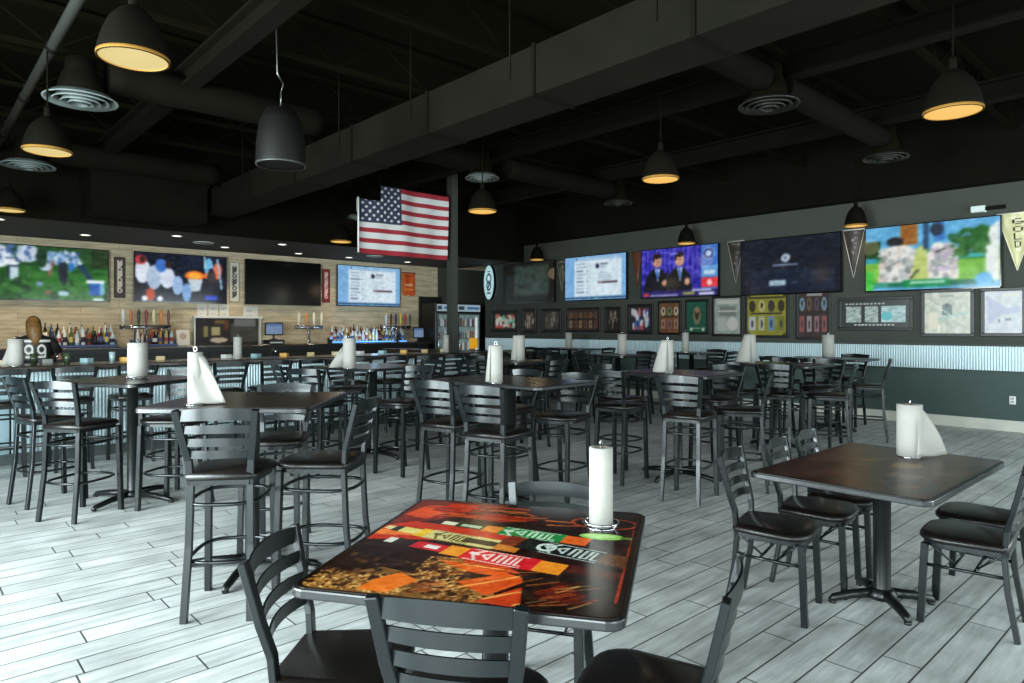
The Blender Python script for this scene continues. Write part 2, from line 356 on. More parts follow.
def speaker(x, y, z, label):
    t = thing('pendant_speaker', label, 'speaker', (x, y, z)); r = .21
    MB().lathe([(r*.8, .01), (r*.98, 0), (r, .03), (r*.98, .2), (r*.85, .38), (r*.6, .48), (.03, .5)], n=28).build('housing', mat('speaker_black', (9,8,6), .6, 0, .2), t)
    MB().lathe([(r*.95, -.004), (r*1.01, -.004), (r*1.01, .014), (r*.95, .014)], n=28, caps=False).build('grille_ring', mat('ring_grey', (50,52,48), .4), t)
    MB().tube([(0,0,.5), (0,0,.62), (.02,0,.72), (-.03,0,.8), (-.05,0,4.36-z)], .008, 6).build('cable', M_steel, t)
speaker(2.5, 5.75, 2.95, 'black bell-shaped speaker hanging from a cable left of the big duct')
# conduits at upper left (run along Y)
for x, z, r, y0, y1, l in ((1.1, 4.2, .045, 2, 12.7, 'long grey steel conduit pipe running back along the ceiling at upper left'), (.87, 4.2, .11, 3.0, 5.5, 'thick grey pipe stub at the upper left corner')):
    t = thing('ceiling_pipe', l, 'pipe', (x, y0, z))
    MB().tube([(0, 0, 0), (0, y1-y0, 0)], r, 16).build('pipe', mat('pipe_grey', (38,40,34), .6), t)
    for k in range(1, int((y1-y0)/2)+1):
        MB().tube([(0, k*1.9-.03, 0), (0, k*1.9+.03, 0)], r*1.25, 16).build('coupling', M_duct, t)
        MB().tube([(0, k*1.9, r), (0, k*1.9, 4.36-z)], .005, 6).build('hanger', M_steel, t)
t = thing('air_plenum_box', 'dark sheet-metal plenum box hanging below the ceiling at left over the bar aisle', 'duct', (3.05, 12.3, 3.3))
MB().box(-.85, .85, -.4, .4, 0, .62).build('box_body', M_duct2, t, .01); MB().box(-.87, .87, -.42, .42, .58, .66).build('flange', M_duct2, t)
for sx in (-.8, .8): MB().tube([(sx,0,.62),(sx,0,1.06)], .008, 6).build('hanger_rod', M_steel, t)
# bundle of cables at the upper-left corner
t = thing('ceiling_cable_bundle', 'tangle of pale cables hanging at the upper left corner of the ceiling', 'cables', (.55, 4.2, 4.0))
for k in range(7):
    pts = [(.0+.02*k, -1.2+.1*k, .3), (.05*sin(k), -.6, .1+.04*k), (.1*cos(k*2), .0, .05*k-.1), (.02*k-.05, .5, .28)]
    MB().tube(pts, .006, 5).build('cable', mat('cable_grey', (110,115,108), .6), t)

# ------------------------------------------------------------------ televisions
def wall_xf(face, pos):
    # local frame: x to the viewer's right along the wall, y = out of the wall, z up
    if face == 'right': return (XR, pos[0], pos[1]), R(90)      # local -Y faces -X world
    return (pos[0], YB, pos[1]), 0
def on_wall(name, label, cat, face, along, z, group=None):
    if face == 'right': return thing(name, label, cat, (XR, along, z), R(-90), group)
    return thing(name, label, cat, (along, YB, z), 0, group)
# in both cases local +X is the viewer's right and local -Y points out of the wall
def tv(face, along, z, cv, label, w=1.87, h=1.05, off=.05, m=None, extra=None):
    t = on_wall('television', label, 'television', face, along, z, 'wall-mounted flat televisions')
    MB().box(-w/2, w/2, -off-.05, -off, -h/2, h/2).build('housing', M_black, t, .006)
    b = MB(); e = .014
    for x0, x1, z0, z1 in ((-w/2, w/2, h/2-e, h/2), (-w/2, w/2, -h/2, -h/2+e*1.6), (-w/2, -w/2+e, -h/2, h/2), (w/2-e, w/2, -h/2, h/2)): b.box(x0, x1, -off-.058, -off-.045, z0, z1)
    b.build('bezel', M_blackgloss, t)
    MB().box(-.2, .2, -off, -.002, -.18, .18).build('wall_mount', M_steel, t)
    if cv.w > 60: cv.noise(45, 14).noise(22, 10).blur(2)
    picture('screen', cv, m or M_scr, t, lambda u, v: (-w/2+e+u*(w-2*e), -off-.053, -h/2+e+v*(h-2*e)))
    return t
def scoreboard():
    c = Cv(96, 54, (120,170,215)); c.rect(0,0,1,.06,(40,60,90)).rect(0,0,1,.03,(110,170,225)); c.rect(.16,.09,.93,.9,(205,222,232)); c.rect(.42,.09,.44,.9,(185,205,220)); c.rect(.16,.9,.93,.97,(150,185,215))
    for k in range(9): c.rect(.2,.82-k*.082,.3+.06*rng.rand(),.845-k*.082,(110,125,150)); c.rect(.37,.82-k*.082,.39,.845-k*.082,(120,135,160))
    c.ell(.55,.76,.03,.06,(45,45,75)); c.rect(.6,.79,.72,.82,(100,110,130)); c.rect(.6,.73,.7,.75,(120,130,150))
    for k in range(4): c.rect(.55,.6-k*.06,.7+.1*rng.rand(),.615-k*.06,(150,170,190))
    c.rect(.55,.36,.87,.4,(110,90,100)).rect(.62,.36,.87,.4,(60,30,40)); c.rect(.5,.02,.56,.05,(90,180,90)); c.rect(.2,.94,.22,.98,(40,60,90)); return c.noise(20,6)
c = Cv(112, 64, (38,92,36)).noise(14,22); c.rect(0,.62,1,1,(30,70,32)).noise(10,18,(0,.62,1,1)); c.rect(.3,.0,1,.5,(44,110,38))
c.noise(24,8); c.ell(.05,.78,.09,.2,(215,225,235)); c.ell(.28,.85,.1,.16,(190,205,225)); c.rect(.11,.3,.2,.75,(35,48,66)); c.rect(.13,.33,.2,.6,(190,215,225)); c.ell(.15,.68,.06,.06,(230,235,240))
c.poly([(.47,.75),(.56,.93),(.7,.92),(.76,.72),(.68,.62),(.6,.74),(.52,.66)],(140,180,215)); c.poly([(.54,.74),(.62,.7),(.63,.4),(.59,.25),(.55,.42)],(28,34,44)); c.poly([(.7,.7),(.76,.72),(.87,.4),(.82,.38)],(30,58,86))
c.poly([(.42,.8),(.5,.92),(.55,.8),(.48,.66)],(170,200,225)); c.grit([(120,160,200),(200,215,230),(60,90,130)],40,.018,(.46,.7,.74,.92)); c.grit([(26,60,26),(50,110,44),(60,120,50)],80,.03,(0,0,1,.35)); c.grit([(200,210,225),(60,90,140),(150,170,200)],50,.02,(0,.7,.36,1)); c.line(.5,.74,.46,.45,.014,(130,95,75)); c.ell(.43,.62,.05,.08,(180,200,220)); c.ell(.59,.13,.05,.05,(170,205,220)); c.ell(.45,.14,.03,.04,(120,80,60)); c.ell(.38,.3,.03,.05,(120,150,180)); c.rect(.82,.1,.93,.36,(35,90,170)); c.rect(.8,.34,.97,.4,(220,235,240)); c.rect(.92,.12,.97,.34,(120,180,210)); c.ell(.66,.64,.03,.09,(45,110,180))
c.ell(.4,.8,.05,.2,(30,60,40)); c.rect(.84,.65,1,1,(35,55,28)).noise(20,14,(.84,.65,1,1)); c.rect(.86,.0,.96,.05,(200,220,225)); c.blur(1)
tv('back', 2.25, 2.57, c, 'large television at the far left showing footballers on green grass')
c = Cv(112, 64, (16,22,38)).noise(20,14)
for x, y, rx, ry, k in ((.08,.62,.08,.25,(215,222,235)),(.2,.5,.08,.25,(170,190,215)),(.34,.5,.08,.22,(205,215,232)),(.27,.75,.06,.14,(60,110,190)),(.06,.85,.06,.1,(190,60,70)),(.45,.35,.06,.2,(150,180,220)),(.55,.2,.05,.2,(120,160,210)),(.9,.7,.05,.18,(225,110,80)),(.8,.75,.05,.22,(110,180,220)),(.16,.14,.05,.14,(180,70,40)),(.1,.06,.03,.06,(230,235,240)),(.26,.06,.03,.06,(225,230,240))): c.ell(x,y,rx,ry,k)
c.ell(.08,.86,.03,.07,(50,30,25)); c.ell(.35,.78,.035,.09,(45,30,26)); c.rect(.5,.7,.72,1,(20,30,50)); c.ell(.64,.57,.11,.1,(235,120,40)); c.ell(.64,.57,.07,.06,(250,180,60)); c.poly([(.56,.5),(.73,.5),(.7,.25),(.6,.22)],(190,205,215)); c.ell(.79,.58,.05,.07,(240,120,60)); c.rect(.74,.72,.76,1,(170,210,230)); c.ell(.83,.5,.05,.25,(25,25,45)); c.rect(.75,.05,.9,.15,(40,70,200)); c.line(.9,.95,.95,.3,.012,(150,190,210)); c.blur(1)
tv('back', 4.58, 2.59, c, 'television on the bar wall showing a basketball hoop and players in white')
tv('back', 6.87, 2.59, Cv(8, 6, (10,9,8)), 'switched-off black television on the bar wall', m=M_blackgloss)
tv('back', 9.19, 2.61, scoreboard(), 'television on the bar wall showing a pale blue list, below the flag')
c = Cv(64, 36, (16,16,13)); c.rect(.22,.2,.92,.92,(42,56,50)).noise(9,10); c.rect(.3,.38,.6,.43,(24,30,28)); c.blur(2)  # dull green reflection painted into the screen colours
tv('right', 12.53, 2.68, c, 'dark television near the far corner with a painted dull green reflection', m=M_scr)
tv('right', 10.3, 2.69, scoreboard(), 'television on the right-hand wall showing a pale blue list')
c = Cv(112, 64, (45,40,150)).noise(26,40)
for x in np.arange(.02, .8, .06): c.rect(x, .5, x+.02, 1, (95,85,225), .6)
for x, sk in ((.22,(190,140,115)),(.52,(205,155,125))):
    c.poly([(x-.2,.12),(x+.17,.12),(x+.13,.45),(x+.05,.6),(x-.05,.6),(x-.15,.45)],(12,14,24)); c.ell(x,.75,.06,.13,sk); c.ell(x,.86,.058,.055,(28,20,20)); c.ell(x-.05,.8,.015,.06,(28,20,20)); c.ell(x+.012,.75,.03,.012,(120,80,70)); c.ell(x,.68,.02,.01,(120,60,60)); c.poly([(x-.03,.6),(x+.04,.6),(x+.01,.3)],(200,215,235)); c.line(x,.58,x+.01,.4,.012,(40,90,190)); c.ell(x+.1,.3,.035,.07,sk)
c.line(.3,.36,.36,.5,.014,(15,15,15)); c.line(.5,.34,.45,.55,.014,(15,15,15)); c.rect(0,0,1,.14,(36,28,92)); c.rect(.03,.03,.1,.08,(200,50,60)); c.rect(.12,.03,.5,.06,(160,165,210)); c.rect(.56,.04,.72,.09,(150,160,70)); c.rect(.68,.1,.92,.13,(210,215,235))
c.rect(.8,.14,1,1,(60,110,190)); c.ell(.89,.83,.07,.12,(185,210,235)); c.ring(.89,.83,.05,.08,.3,(50,70,130)); c.rect(.8,.38,1,.6,(90,150,205)); c.rect(.83,.42,.97,.5,(190,215,235)); c.rect(.8,.16,1,.36,(215,50,60)); c.ell(.9,.26,.03,.06,(240,200,205)); c.rect(.77,.02,.96,.07,(205,215,235)); c.rect(.4,.86,.5,.9,(120,140,230)); c.blur(1)
tv('right', 8.03, 2.68, c, 'television showing two men in suits talking against a blue backdrop')
c = Cv(112, 64, (14,18,32)); c.rect(.1,.02,.95,.4,(16,26,46)); c.ell(.47,.64,.045,.075,(190,200,212)); c.ell(.47,.64,.025,.04,(110,125,150)); c.rect(.34,.5,.6,.53,(130,145,170)); c.rect(.22,.42,.76,.435,(34,46,70)); c.rect(.3,.38,.68,.395,(34,46,70)); c.rect(.3,.15,.47,.24,(165,190,205)); c.rect(.35,.185,.42,.205,(60,80,110)); c.rect(.53,.18,.58,.2,(90,105,130)); c.blur(1)
tv('right', 5.68, 2.66, c, 'television with an almost black blue menu screen and a small white round badge')
c = Cv(120, 68, (96,170,215)); c.rect(0,.42,1,.6,(70,140,80)); c.rect(0,.5,.12,.78,(28,70,30)); c.rect(.0,.1,1,.44,(120,185,70)).noise(16,16)
c.rect(.68,.42,.92,.8,(44,110,40)).noise(20,18,(.68,.42,.92,.8)); c.ell(.78,.72,.08,.16,(34,95,36)); c.ell(.88,.8,.06,.1,(40,100,40)); c.rect(.0,.44,.1,.52,(50,150,180)); c.rect(.7,.44,.9,.5,(60,170,170))
c.poly([(.1,.1),(.36,.1),(.4,.62),(.3,.72),(.14,.66)],(225,225,220)); c.poly([(.5,.14),(.72,.14),(.7,.66),(.54,.7),(.48,.5)],(230,228,222)); c.poly([(.36,.1),(.5,.14),(.48,.7),(.4,.62)],(190,205,120)); c.rect(.28,.7,.42,1,(150,95,40)); c.ell(.24,.76,.07,.07,(30,34,36)); c.rect(.46,.6,.5,1,(45,75,110)); c.rect(.53,.72,.62,1,(60,120,190)); c.ell(.56,.9,.05,.1,(40,50,70)); c.poly([(.9,.1),(1,.1),(1,.95),(.93,.85),(.9,.5)],(228,236,232))
c.grit([(200,205,200),(170,178,180),(215,200,190),(120,130,125)],60,.022,(.12,.14,.38,.64)); c.grit([(205,205,200),(180,170,190),(150,160,160),(235,232,228)],60,.022,(.5,.16,.7,.64)); c.grit([(40,90,40),(70,120,60),(90,150,190)],40,.02,(.66,.45,.92,.8)); c.line(.16,.36,.34,.5,.008,(120,125,130)); c.line(.52,.4,.68,.3,.01,(140,150,155)); c.line(.36,.18,.42,.3,.01,(60,70,60)); c.line(.55,.55,.62,.6,.012,(60,60,60)); c.ell(.62,.3,.07,.03,(190,180,200))
c.rect(.05,.05,.95,.12,(20,110,80)); c.rect(.3,.03,.66,.15,(24,135,80)); c.rect(.36,.09,.62,.13,(200,235,215)); c.rect(.0,.0,.06,.3,(70,190,70)); c.ell(.89,.12,.06,.1,(90,175,225)); c.rect(.06,.06,.18,.11,(60,160,140)); c.blur(1)
tv('right', 3.42, 2.65, c, 'rightmost television, showing a bright green golf course', w=1.89, h=1.07)

# ------------------------------------------------------------------ framed memorabilia on the right wall
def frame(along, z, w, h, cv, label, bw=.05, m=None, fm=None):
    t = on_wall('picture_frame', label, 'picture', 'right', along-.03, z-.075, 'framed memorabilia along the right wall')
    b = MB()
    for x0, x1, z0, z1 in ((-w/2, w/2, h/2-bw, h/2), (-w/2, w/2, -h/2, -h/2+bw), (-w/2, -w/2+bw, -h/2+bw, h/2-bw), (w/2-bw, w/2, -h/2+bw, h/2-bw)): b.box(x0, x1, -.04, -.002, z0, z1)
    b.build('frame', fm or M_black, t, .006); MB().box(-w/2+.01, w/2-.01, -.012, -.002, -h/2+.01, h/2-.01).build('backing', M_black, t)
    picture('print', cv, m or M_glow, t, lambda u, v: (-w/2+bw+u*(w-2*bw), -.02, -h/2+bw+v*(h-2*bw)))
def crowd(bg, cols, n=26, w=40, h=30):
    c = Cv(w, h, bg).noise(8, 12)
    for _ in range(n): k = cols[rng.randint(len(cols))]; c.ell(.12+rng.rand()*.76, .15+rng.rand()*.7, .04+.05*rng.rand(), .08+.1*rng.rand(), k, .85)
    c.rect(0,0,.06,1,(30,28,24)).rect(.94,0,1,1,(30,28,24)).rect(0,0,1,.07,(30,28,24)).rect(0,.93,1,1,(30,28,24)); return c.blur(1)
def cards(bg, top, card, nx, w=48, h=44):
    c = Cv(w, h, bg).noise(12, 14)
    for i in range(nx):
        x = (i+.5)/nx; c.ell(x, .72, .36/nx, .15, top[i % len(top)]); c.ell(x, .74, .14/nx, .07, (60,45,38)); c.rect(x-.32/nx, .12, x+.32/nx, .46, card[i % len(card)]); c.ell(x, .28, .14/nx, .1, (50,48,52), .7)
    c.rect(.1,.52,.9,.56,(40,38,30)); return c
W1, G1 = (215,225,215), (90,120,90)
def shade(c, k): c.a = c.a*k; return c
frame(13.55, 1.78, 1.1, .58, shade(crowd((40,34,30), [(230,230,225),(200,90,80),(120,190,170),(220,220,210)], 34), .95), 'framed team photograph nearest the far corner, below the oval sign')
frame(12.6, 1.78, .5, .64, shade(crowd((70,58,48), [(160,140,120),(200,200,190),(90,70,60)], 20, 26, 32), .8), 'narrow upright frame beneath the dark television')
frame(11.8, 1.78, .66, .6, shade(crowd((80,74,64), [(170,165,150),(110,100,90)], 26, 30, 28), .7), 'grey photograph in a frame, third from the far corner')
frame(10.75, 1.79, 1.04, .58, shade(cards((70,50,36), [(150,110,80),(120,90,60)], [(170,140,110),(120,80,60)], 6, 52, 26), .75), 'wide brown frame of small cards below the blue list television')
frame(9.85, 1.78, .46, .6, shade(crowd((34,30,24), [(120,110,90),(170,160,140)], 14, 24, 30), .8), 'small dark frame right of the wide brown frame')
frame(9.08, 1.79, .68, .66, shade(crowd((40,44,60), [(230,230,235),(70,110,190),(200,80,80),(220,225,230)], 26, 34, 34), .95), 'square frame with blue white and red photographs')
frame(8.32, 1.81, .58, .72, shade(cards((120,78,48), [(190,190,160),(110,140,90)], [(170,130,110),(140,100,90)], 3, 36, 44), .9), 'reddish brown upright frame with cards below the talking men')
c = Cv(34, 44, (22,84,66)).noise(8, 8); c.ell(.5,.55,.2,.3,(110,120,80)); c.ell(.5,.6,.12,.2,(60,50,30)); c.ell(.5,.72,.08,.09,(150,120,90)); c.ell(.2,.1,.08,.06,(170,190,170)); c.ell(.82,.1,.08,.06,(170,190,170)); c.rect(.3,.1,.7,.14,(90,140,110))
frame(7.66, 1.82, .54, .72, c, 'green upright frame beside the reddish brown one')
c = Cv(44, 52, (150,165,158)).noise(10, 22); c.rect(.08,.84,.92,.95,(190,200,190)); c.rect(.2,.5,.82,.78,(120,130,125)); c.rect(.1,.08,.5,.45,(175,185,180)); c.ell(.7,.28,.2,.2,(200,205,198)); c.rect(.12,.62,.9,.66,(200,205,200)); c.blur(1)
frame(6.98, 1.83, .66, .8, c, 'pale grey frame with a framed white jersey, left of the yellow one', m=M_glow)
c = cards((150,150,52), [(60,55,30),(190,190,120),(70,60,50)], [(190,200,200),(180,190,160),(110,150,180),(120,130,60)], 4, 60, 56); c.ring(.5,.5,.66,.66,.04,(70,70,20)); c.rect(.04,.9,.96,.95,(70,70,24))
frame(6.17, 1.84, .86, .86, c, 'yellow-green frame with two rows of player cards')
c = cards((60,48,44), [(120,150,170),(110,90,70),(90,70,90)], [(150,90,90),(160,150,150),(150,110,120)], 4, 44, 56); c.rect(.3,.9,.8,.96,(160,160,160))
frame(5.3, 1.84, .62, .92, c, 'tall dark frame with red and blue cards right of the yellow one')
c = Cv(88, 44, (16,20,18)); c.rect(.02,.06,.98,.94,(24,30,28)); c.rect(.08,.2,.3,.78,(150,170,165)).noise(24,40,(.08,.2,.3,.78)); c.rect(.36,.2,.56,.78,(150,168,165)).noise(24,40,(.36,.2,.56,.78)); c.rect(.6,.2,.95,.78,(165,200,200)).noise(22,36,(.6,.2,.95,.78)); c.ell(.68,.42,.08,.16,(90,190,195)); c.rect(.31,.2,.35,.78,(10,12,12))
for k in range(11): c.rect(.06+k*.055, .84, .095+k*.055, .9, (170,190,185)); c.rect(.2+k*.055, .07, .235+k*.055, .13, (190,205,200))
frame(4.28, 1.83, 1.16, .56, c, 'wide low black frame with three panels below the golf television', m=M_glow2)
c = Cv(56, 56, (185,195,178)).noise(14, 26); c.rect(.08,.1,.3,.5,(215,215,190)); c.rect(.4,.45,.6,.7,(70,110,105)); c.ell(.5,.68,.06,.06,(50,60,60)); c.rect(.35,.88,.65,.94,(140,150,140)); c.rect(.3,.02,.36,.2,(235,235,220)); c.line(.3,.35,.95,.5,.02,(140,195,185)); c.line(.1,.8,.9,.2,.012,(215,220,205)); c.blur(1)  # pale tones paint the windows' reflection in the glass
frame(3.22, 1.83, .72, .74, c, 'square bright frame with painted window reflections, second from the right', m=M_glow2)
c = Cv(50, 50, (180,190,196)).noise(12, 22); c.poly([(.05,.9),(.6,.6),(.95,.65),(.95,.5),(.5,.45),(.1,.2)],(130,140,190),.6); c.rect(.5,.86,.92,.95,(200,205,190)); c.rect(.55,.3,.7,.36,(60,90,100)); c.rect(.35,.26,.42,.34,(70,90,100)); c.blur(1)  # violet sweep is a glass reflection painted into the print
frame(2.5, 1.83, .56, .72, c, 'rightmost bright frame on the wall with painted pale violet reflections', m=M_glow2)

# pennants, plaques and signs
def pennant(along, ztop, zbot, w, bgc, trim, label, text=None):
    t = on_wall('pennant', label, 'pennant', 'right', along, ztop, 'pennants between the televisions'); H = ztop-zbot
    c = Cv(28, 60, bgc); c.noise(10, 14)
    for k in range(8): c.ell(.3+.4*rng.rand(), .35+.6*rng.rand(), .1, .03, trim, .5)
    if text: c.text(text, .34, .8, .34, .11, (20,20,20), 1.2, True)
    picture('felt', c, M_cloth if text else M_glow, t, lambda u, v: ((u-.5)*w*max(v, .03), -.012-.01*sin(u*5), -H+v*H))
    MB().tube([(-w/2,-.015,0),(w/2,-.015,0)], .012, 6).build('top_band', mat('band'+label[:9], trim, .8), t)
    e = MB(); e.tube([(-w/2,-.018,0),(0,-.018,-H)], .006, 5); e.tube([(w/2,-.018,0),(0,-.018,-H)], .006, 5); e.build('edge_trim', mat('trim'+label[:9], trim, .8), t)
pennant(6.77, 3.21, 2.4, .36, (44,40,34), (150,148,138), 'dark pennant with white edges between the news and menu televisions')
pennant(4.58, 3.2, 2.38, .36, (62,54,50), (190,190,185), 'dark maroon pennant with pale edges beneath a dome lamp')
pennant(2.3, 3.2, 2.36, .5, (205,196,150), (225,222,200), 'cream pennant with black lettering at the right edge', 'GOLD')
pennant(11.42, 3.14, 2.44, .3, (60,62,52), (140,145,130), 'small faded pennant left of the blue list television')
pennant(9.13, 3.2, 2.44, .3, (92,50,26), (70,40,26), 'dark orange pennant left of the television with talking men')
t = on_wall('oval_neon_sign', 'glowing white-blue upright oval sign in the far corner', 'sign', 'right', 14.12, 2.77)
c = Cv(36, 64, (165,205,215)); c.ell(.5,.5,.36,.42,(190,222,228)); c.ring(.5,.62,.22,.12,.25,(40,70,80)); c.ring(.5,.4,.2,.12,.25,(45,75,85)); c.rect(.28,.16,.74,.22,(40,60,70)); c.rect(.3,.8,.7,.84,(50,80,90)); c.line(.35,.3,.65,.52,.05,(50,80,90)); c.blur(1)
def ov(u, v):
    a = (u-.5)*2; b_ = (v-.5)*2; k = math.sqrt(max(1e-6, 1-b_*b_)); return (a*k*.21, -.07, b_*.47)
picture('glowing_face', c, colmat('neon', .95), t, ov)
MB().lathe([(.225, -.06), (.225, 0)], n=28, sy=1).build('housing', M_black, t)
o = t.children[-1]; o.rotation_euler = (R(90),0,0); o.scale = (1, 2.2, 1); o.location = (0,0,0)
t = on_wall('emergency_light', 'white emergency light fixture high on the wall above the golf television', 'light fixture', 'right', 2.66, 3.31)
MB().prism([(-.2,-.09),(-.02,-.09),(-.06,-.045),(-.02,0),(-.2,0)], -.045, .045).build('white_housing', mat('exit_white', (190,200,195), .5, emit=.15), t)
MB().box(-.03, .22, -.05, 0, -.025, .03).build('dark_bar', M_duct, t, .005)
t = on_wall('wall_outlet', 'small white electrical outlet low on the right wall', 'outlet', 'right', 2.36, .46)
MB().box(-.04, .04, -.012, 0, -.06, .06).build('cover_plate', M_white, t, .004)
for z in (-.025, .025): MB().box(-.018, .018, -.015, -.01, z-.014, z+.014).build('socket', mat('socket_grey', (150,150,148), .5), t)
def plaque(x, z, w, h, bgc, fg, label, glyphs, off=.03, name='wall_plaque'):
    t = on_wall(name, label, 'sign', 'back', x, z)
    MB().box(-w/2, w/2, -off, 0, -h/2, h/2).build('board', mat(label[:14], tuple(int(q*.7) for q in bgc), .6), t, .005)
    c = Cv(20, 64, bgc); c.noise(6, 8)
    for k in range(glyphs):
        y = .9-(k+.5)*.8/glyphs
        if k % 2: c.ring(.5, y, .2, .045, .35, fg)
        else: c.line(.3, y-.04, .7, y+.03, .07, fg); c.line(.3, y+.04, .5, y, .06, fg)
    picture('face', c, M_pic, t, lambda u, v: (-w/2+.012+u*(w-.024), -off-.002, -h/2+.012+v*(h-.024)))
plaque(3.4, 2.56, .2, .84, (52,28,22), (205,190,170), 'dark brown upright plaque with pale lettering between the two left televisions', 6)
plaque(5.72, 2.57, .22, .9, (200,196,180), (70,66,60), 'white upright plaque with dark symbols right of the basketball television', 5)
plaque(7.99, 2.58, .2, .84, (130,30,30), (215,180,170), 'red upright plaque with pale lettering left of the blue list television', 6)
t = on_wall('wall_banner', 'small orange banner with a scalloped hem right of the bar televisions', 'banner', 'back', 10.45, 2.74)
c = Cv(24, 36, (205,84,24)); c.noise(6, 16); c.rect(.2,.4,.8,.5,(225,170,130)); c.rect(.1,.85,.9,.9,(140,50,20)); c.rect(.1,.2,.9,.26,(235,130,50))
picture('cloth', c, M_cloth, t, lambda u, v: (-.2+u*.4, -.03-.01*sin(u*9), -.29+v*.58-(.05*abs(sin(u*pi*2)) if v < .1 else 0)))
MB().tube([(-.22,-.03,.3),(.22,-.03,.3)], .012, 8).build('rod', M_black, t)

# ------------------------------------------------------------------ flag
def flag():
    x0, x1, z0, z1, y = 5.42, 7.18, 2.72, 3.82, 9.55; W, H = x1-x0, z1-z0
    t = thing('american_flag', 'American flag hanging under the ceiling duct, top left corner folded down', 'flag', (x0, y, z0))
    c = Cv(136, 92, (168,28,44))
    for k in range(13):
        if k % 2: c.rect(0, (12-k)/13, 1, (13-k)/13, (228,226,224))
    c.rect(0, 6/13, .45, 1, (40,46,72))
    for r in range(9):
        for q in range(6 if r % 2 == 0 else 5): c.ell(.02+(.037 if r % 2 else 0)+(q+.5)*.072, 6/13+(r+.75)*.058, .012, .019, (225,228,232))
    c.rect(0, 0, .012, 1, (222,220,210)); fu, fv = .215, .80
    def fn(u, v):
        yy = .03*sin(u*9+v*2)+.012*sin(u*23); z = v
        if u < fu and v > fv-.02*u/fu: z = 2*(fv-.02*u/fu)-v; yy += .03
        return (u*W, yy, z*H-.02*sin(u*pi)*(1-v)+.012*sin(u*3.3))
    c.a *= .8
    picture('cloth', c, M_cloth, t, fn, skip=lambda u, v: abs(u-fu) < .006 and v > fv)
    MB().tube([(0,.0,fv*H),(0,0,.0)], .014, 8).build('header_band', M_white, t)
    MB().tube([(fu*W,.0,H+.01),(W+.02,.0,H+.02)], .008, 6).build('hanging_line', M_duct, t)
    for x in (fu*W+.03, W): MB().tube([(x,0,H),(x,0,4.36-z0)], .004, 5).build('cord', M_duct, t)
flag()

# ------------------------------------------------------------------ bar counter and back bar
t = thing('bar_counter', 'long dark-topped bar counter with corrugated metal front along the left', 'bar counter', (0, 9.3, 0))
MB().box(-2.6, 7.75, .02, .14, 0, 1.05).build('front_wall', mat('bar_die', (40,44,44), .6), t)
corrugated((.95, 0.0), (7.7, 0.0), .12, 1.02, 0, -1).build('corrugated_front', M_corr, t)
MB().box(-2.6, .93, -.02, .02, .1, 1.05).build('painted_end_panel', M_panel, t)
MB().box(-2.6, 7.75, -.03, .02, 0, .12).build('kick_board', mat('kick', (52,60,60), .6), t)
MB().box(-2.6, 7.8, -.27, .46, 1.05, 1.10).build('countertop', M_bar, t, .012, 2)
MB().box(7.6, 7.75, .14, 2.6, 0, 1.05).build('return_wall', MATS['bar_die'], t); MB().box(7.35, 7.95, .46, 2.7, 1.05, 1.10).build('return_top', M_bar, t, .012)
MB().tube([(-2.6,-.22,.22),(7.75,-.22,.22)], .022, 10).build('foot_rail', M_steel, t)
t = thing('back_bar_cabinet', 'black back bar cabinet running under the bar televisions', 'cabinet', (0, 15.05, 0))
MB().box(-2.6, 10.68, .02, .62, 0, 1.1).build('cabinet_body', M_black, t)
for k in range(16): MB().box(-2.5+k*.83, -1.72+k*.83, 0, .025, .12, 1.0).build('door', mat('cab_door', (18,18,17), .4), t, .004)
MB().box(-2.6, 10.74, -.04, .64, 1.1, 1.14).build('countertop', M_bar, t, .006)
# ice / sink unit behind the bar
t = thing('underbar_sink', 'stainless underbar sink unit just behind the bar counter', 'sink', (3.6, 10.5, 0))
MB().box(-3, 3.2, 0, .5, .15, .92).build('basin_body', M_steel, t, .01); MB().box(-3.02, 3.22, -.02, .52, .92, .96).build('rim', M_steel, t)
for x in (-2.9, 0, 3.1): MB().box(x-.03, x+.03, .05, .45, 0, .15).build('leg', M_steel, t)
for x in (-2, 1): MB().tube([(x,.45,.96),(x,.45,1.12),(x,.4,1.17),(x,.3,1.17),(x,.27,1.12)], .014, 8).build('faucet', M_chrome, t)
# lit liquor step shelves on back bar
def shelf(x0, x1, glow, label):
    t = thing('liquor_shelf', label, 'shelf', (x0, 15.3, 1.14)); w = x1-x0
    for k in range(2):
        MB().box(0, w, .12*k, .12*k+.11, 0, .05+.09*k).build('step', M_black, t)
        MB().box(0.01, w-.01, .12*k-.006, .12*k, .015+.09*k, .045+.09*k).build('light_strip', glow, t)
    return t
M_blue = mat('blue_led', (90,160,245), .5, emit=1.6); M_blue2 = mat('dim_blue_led', (60,74,120), .5, emit=.35)
shelf(1.9, 3.3, M_blue2, 'stepped liquor shelf with dim blue strips behind the bartender'); shelf(3.55, 4.4, M_blue2, 'short stepped liquor shelf under the left tap tower')
shelf(7.95, 10.15, M_blue, 'stepped liquor shelf glowing bright blue under the list television')
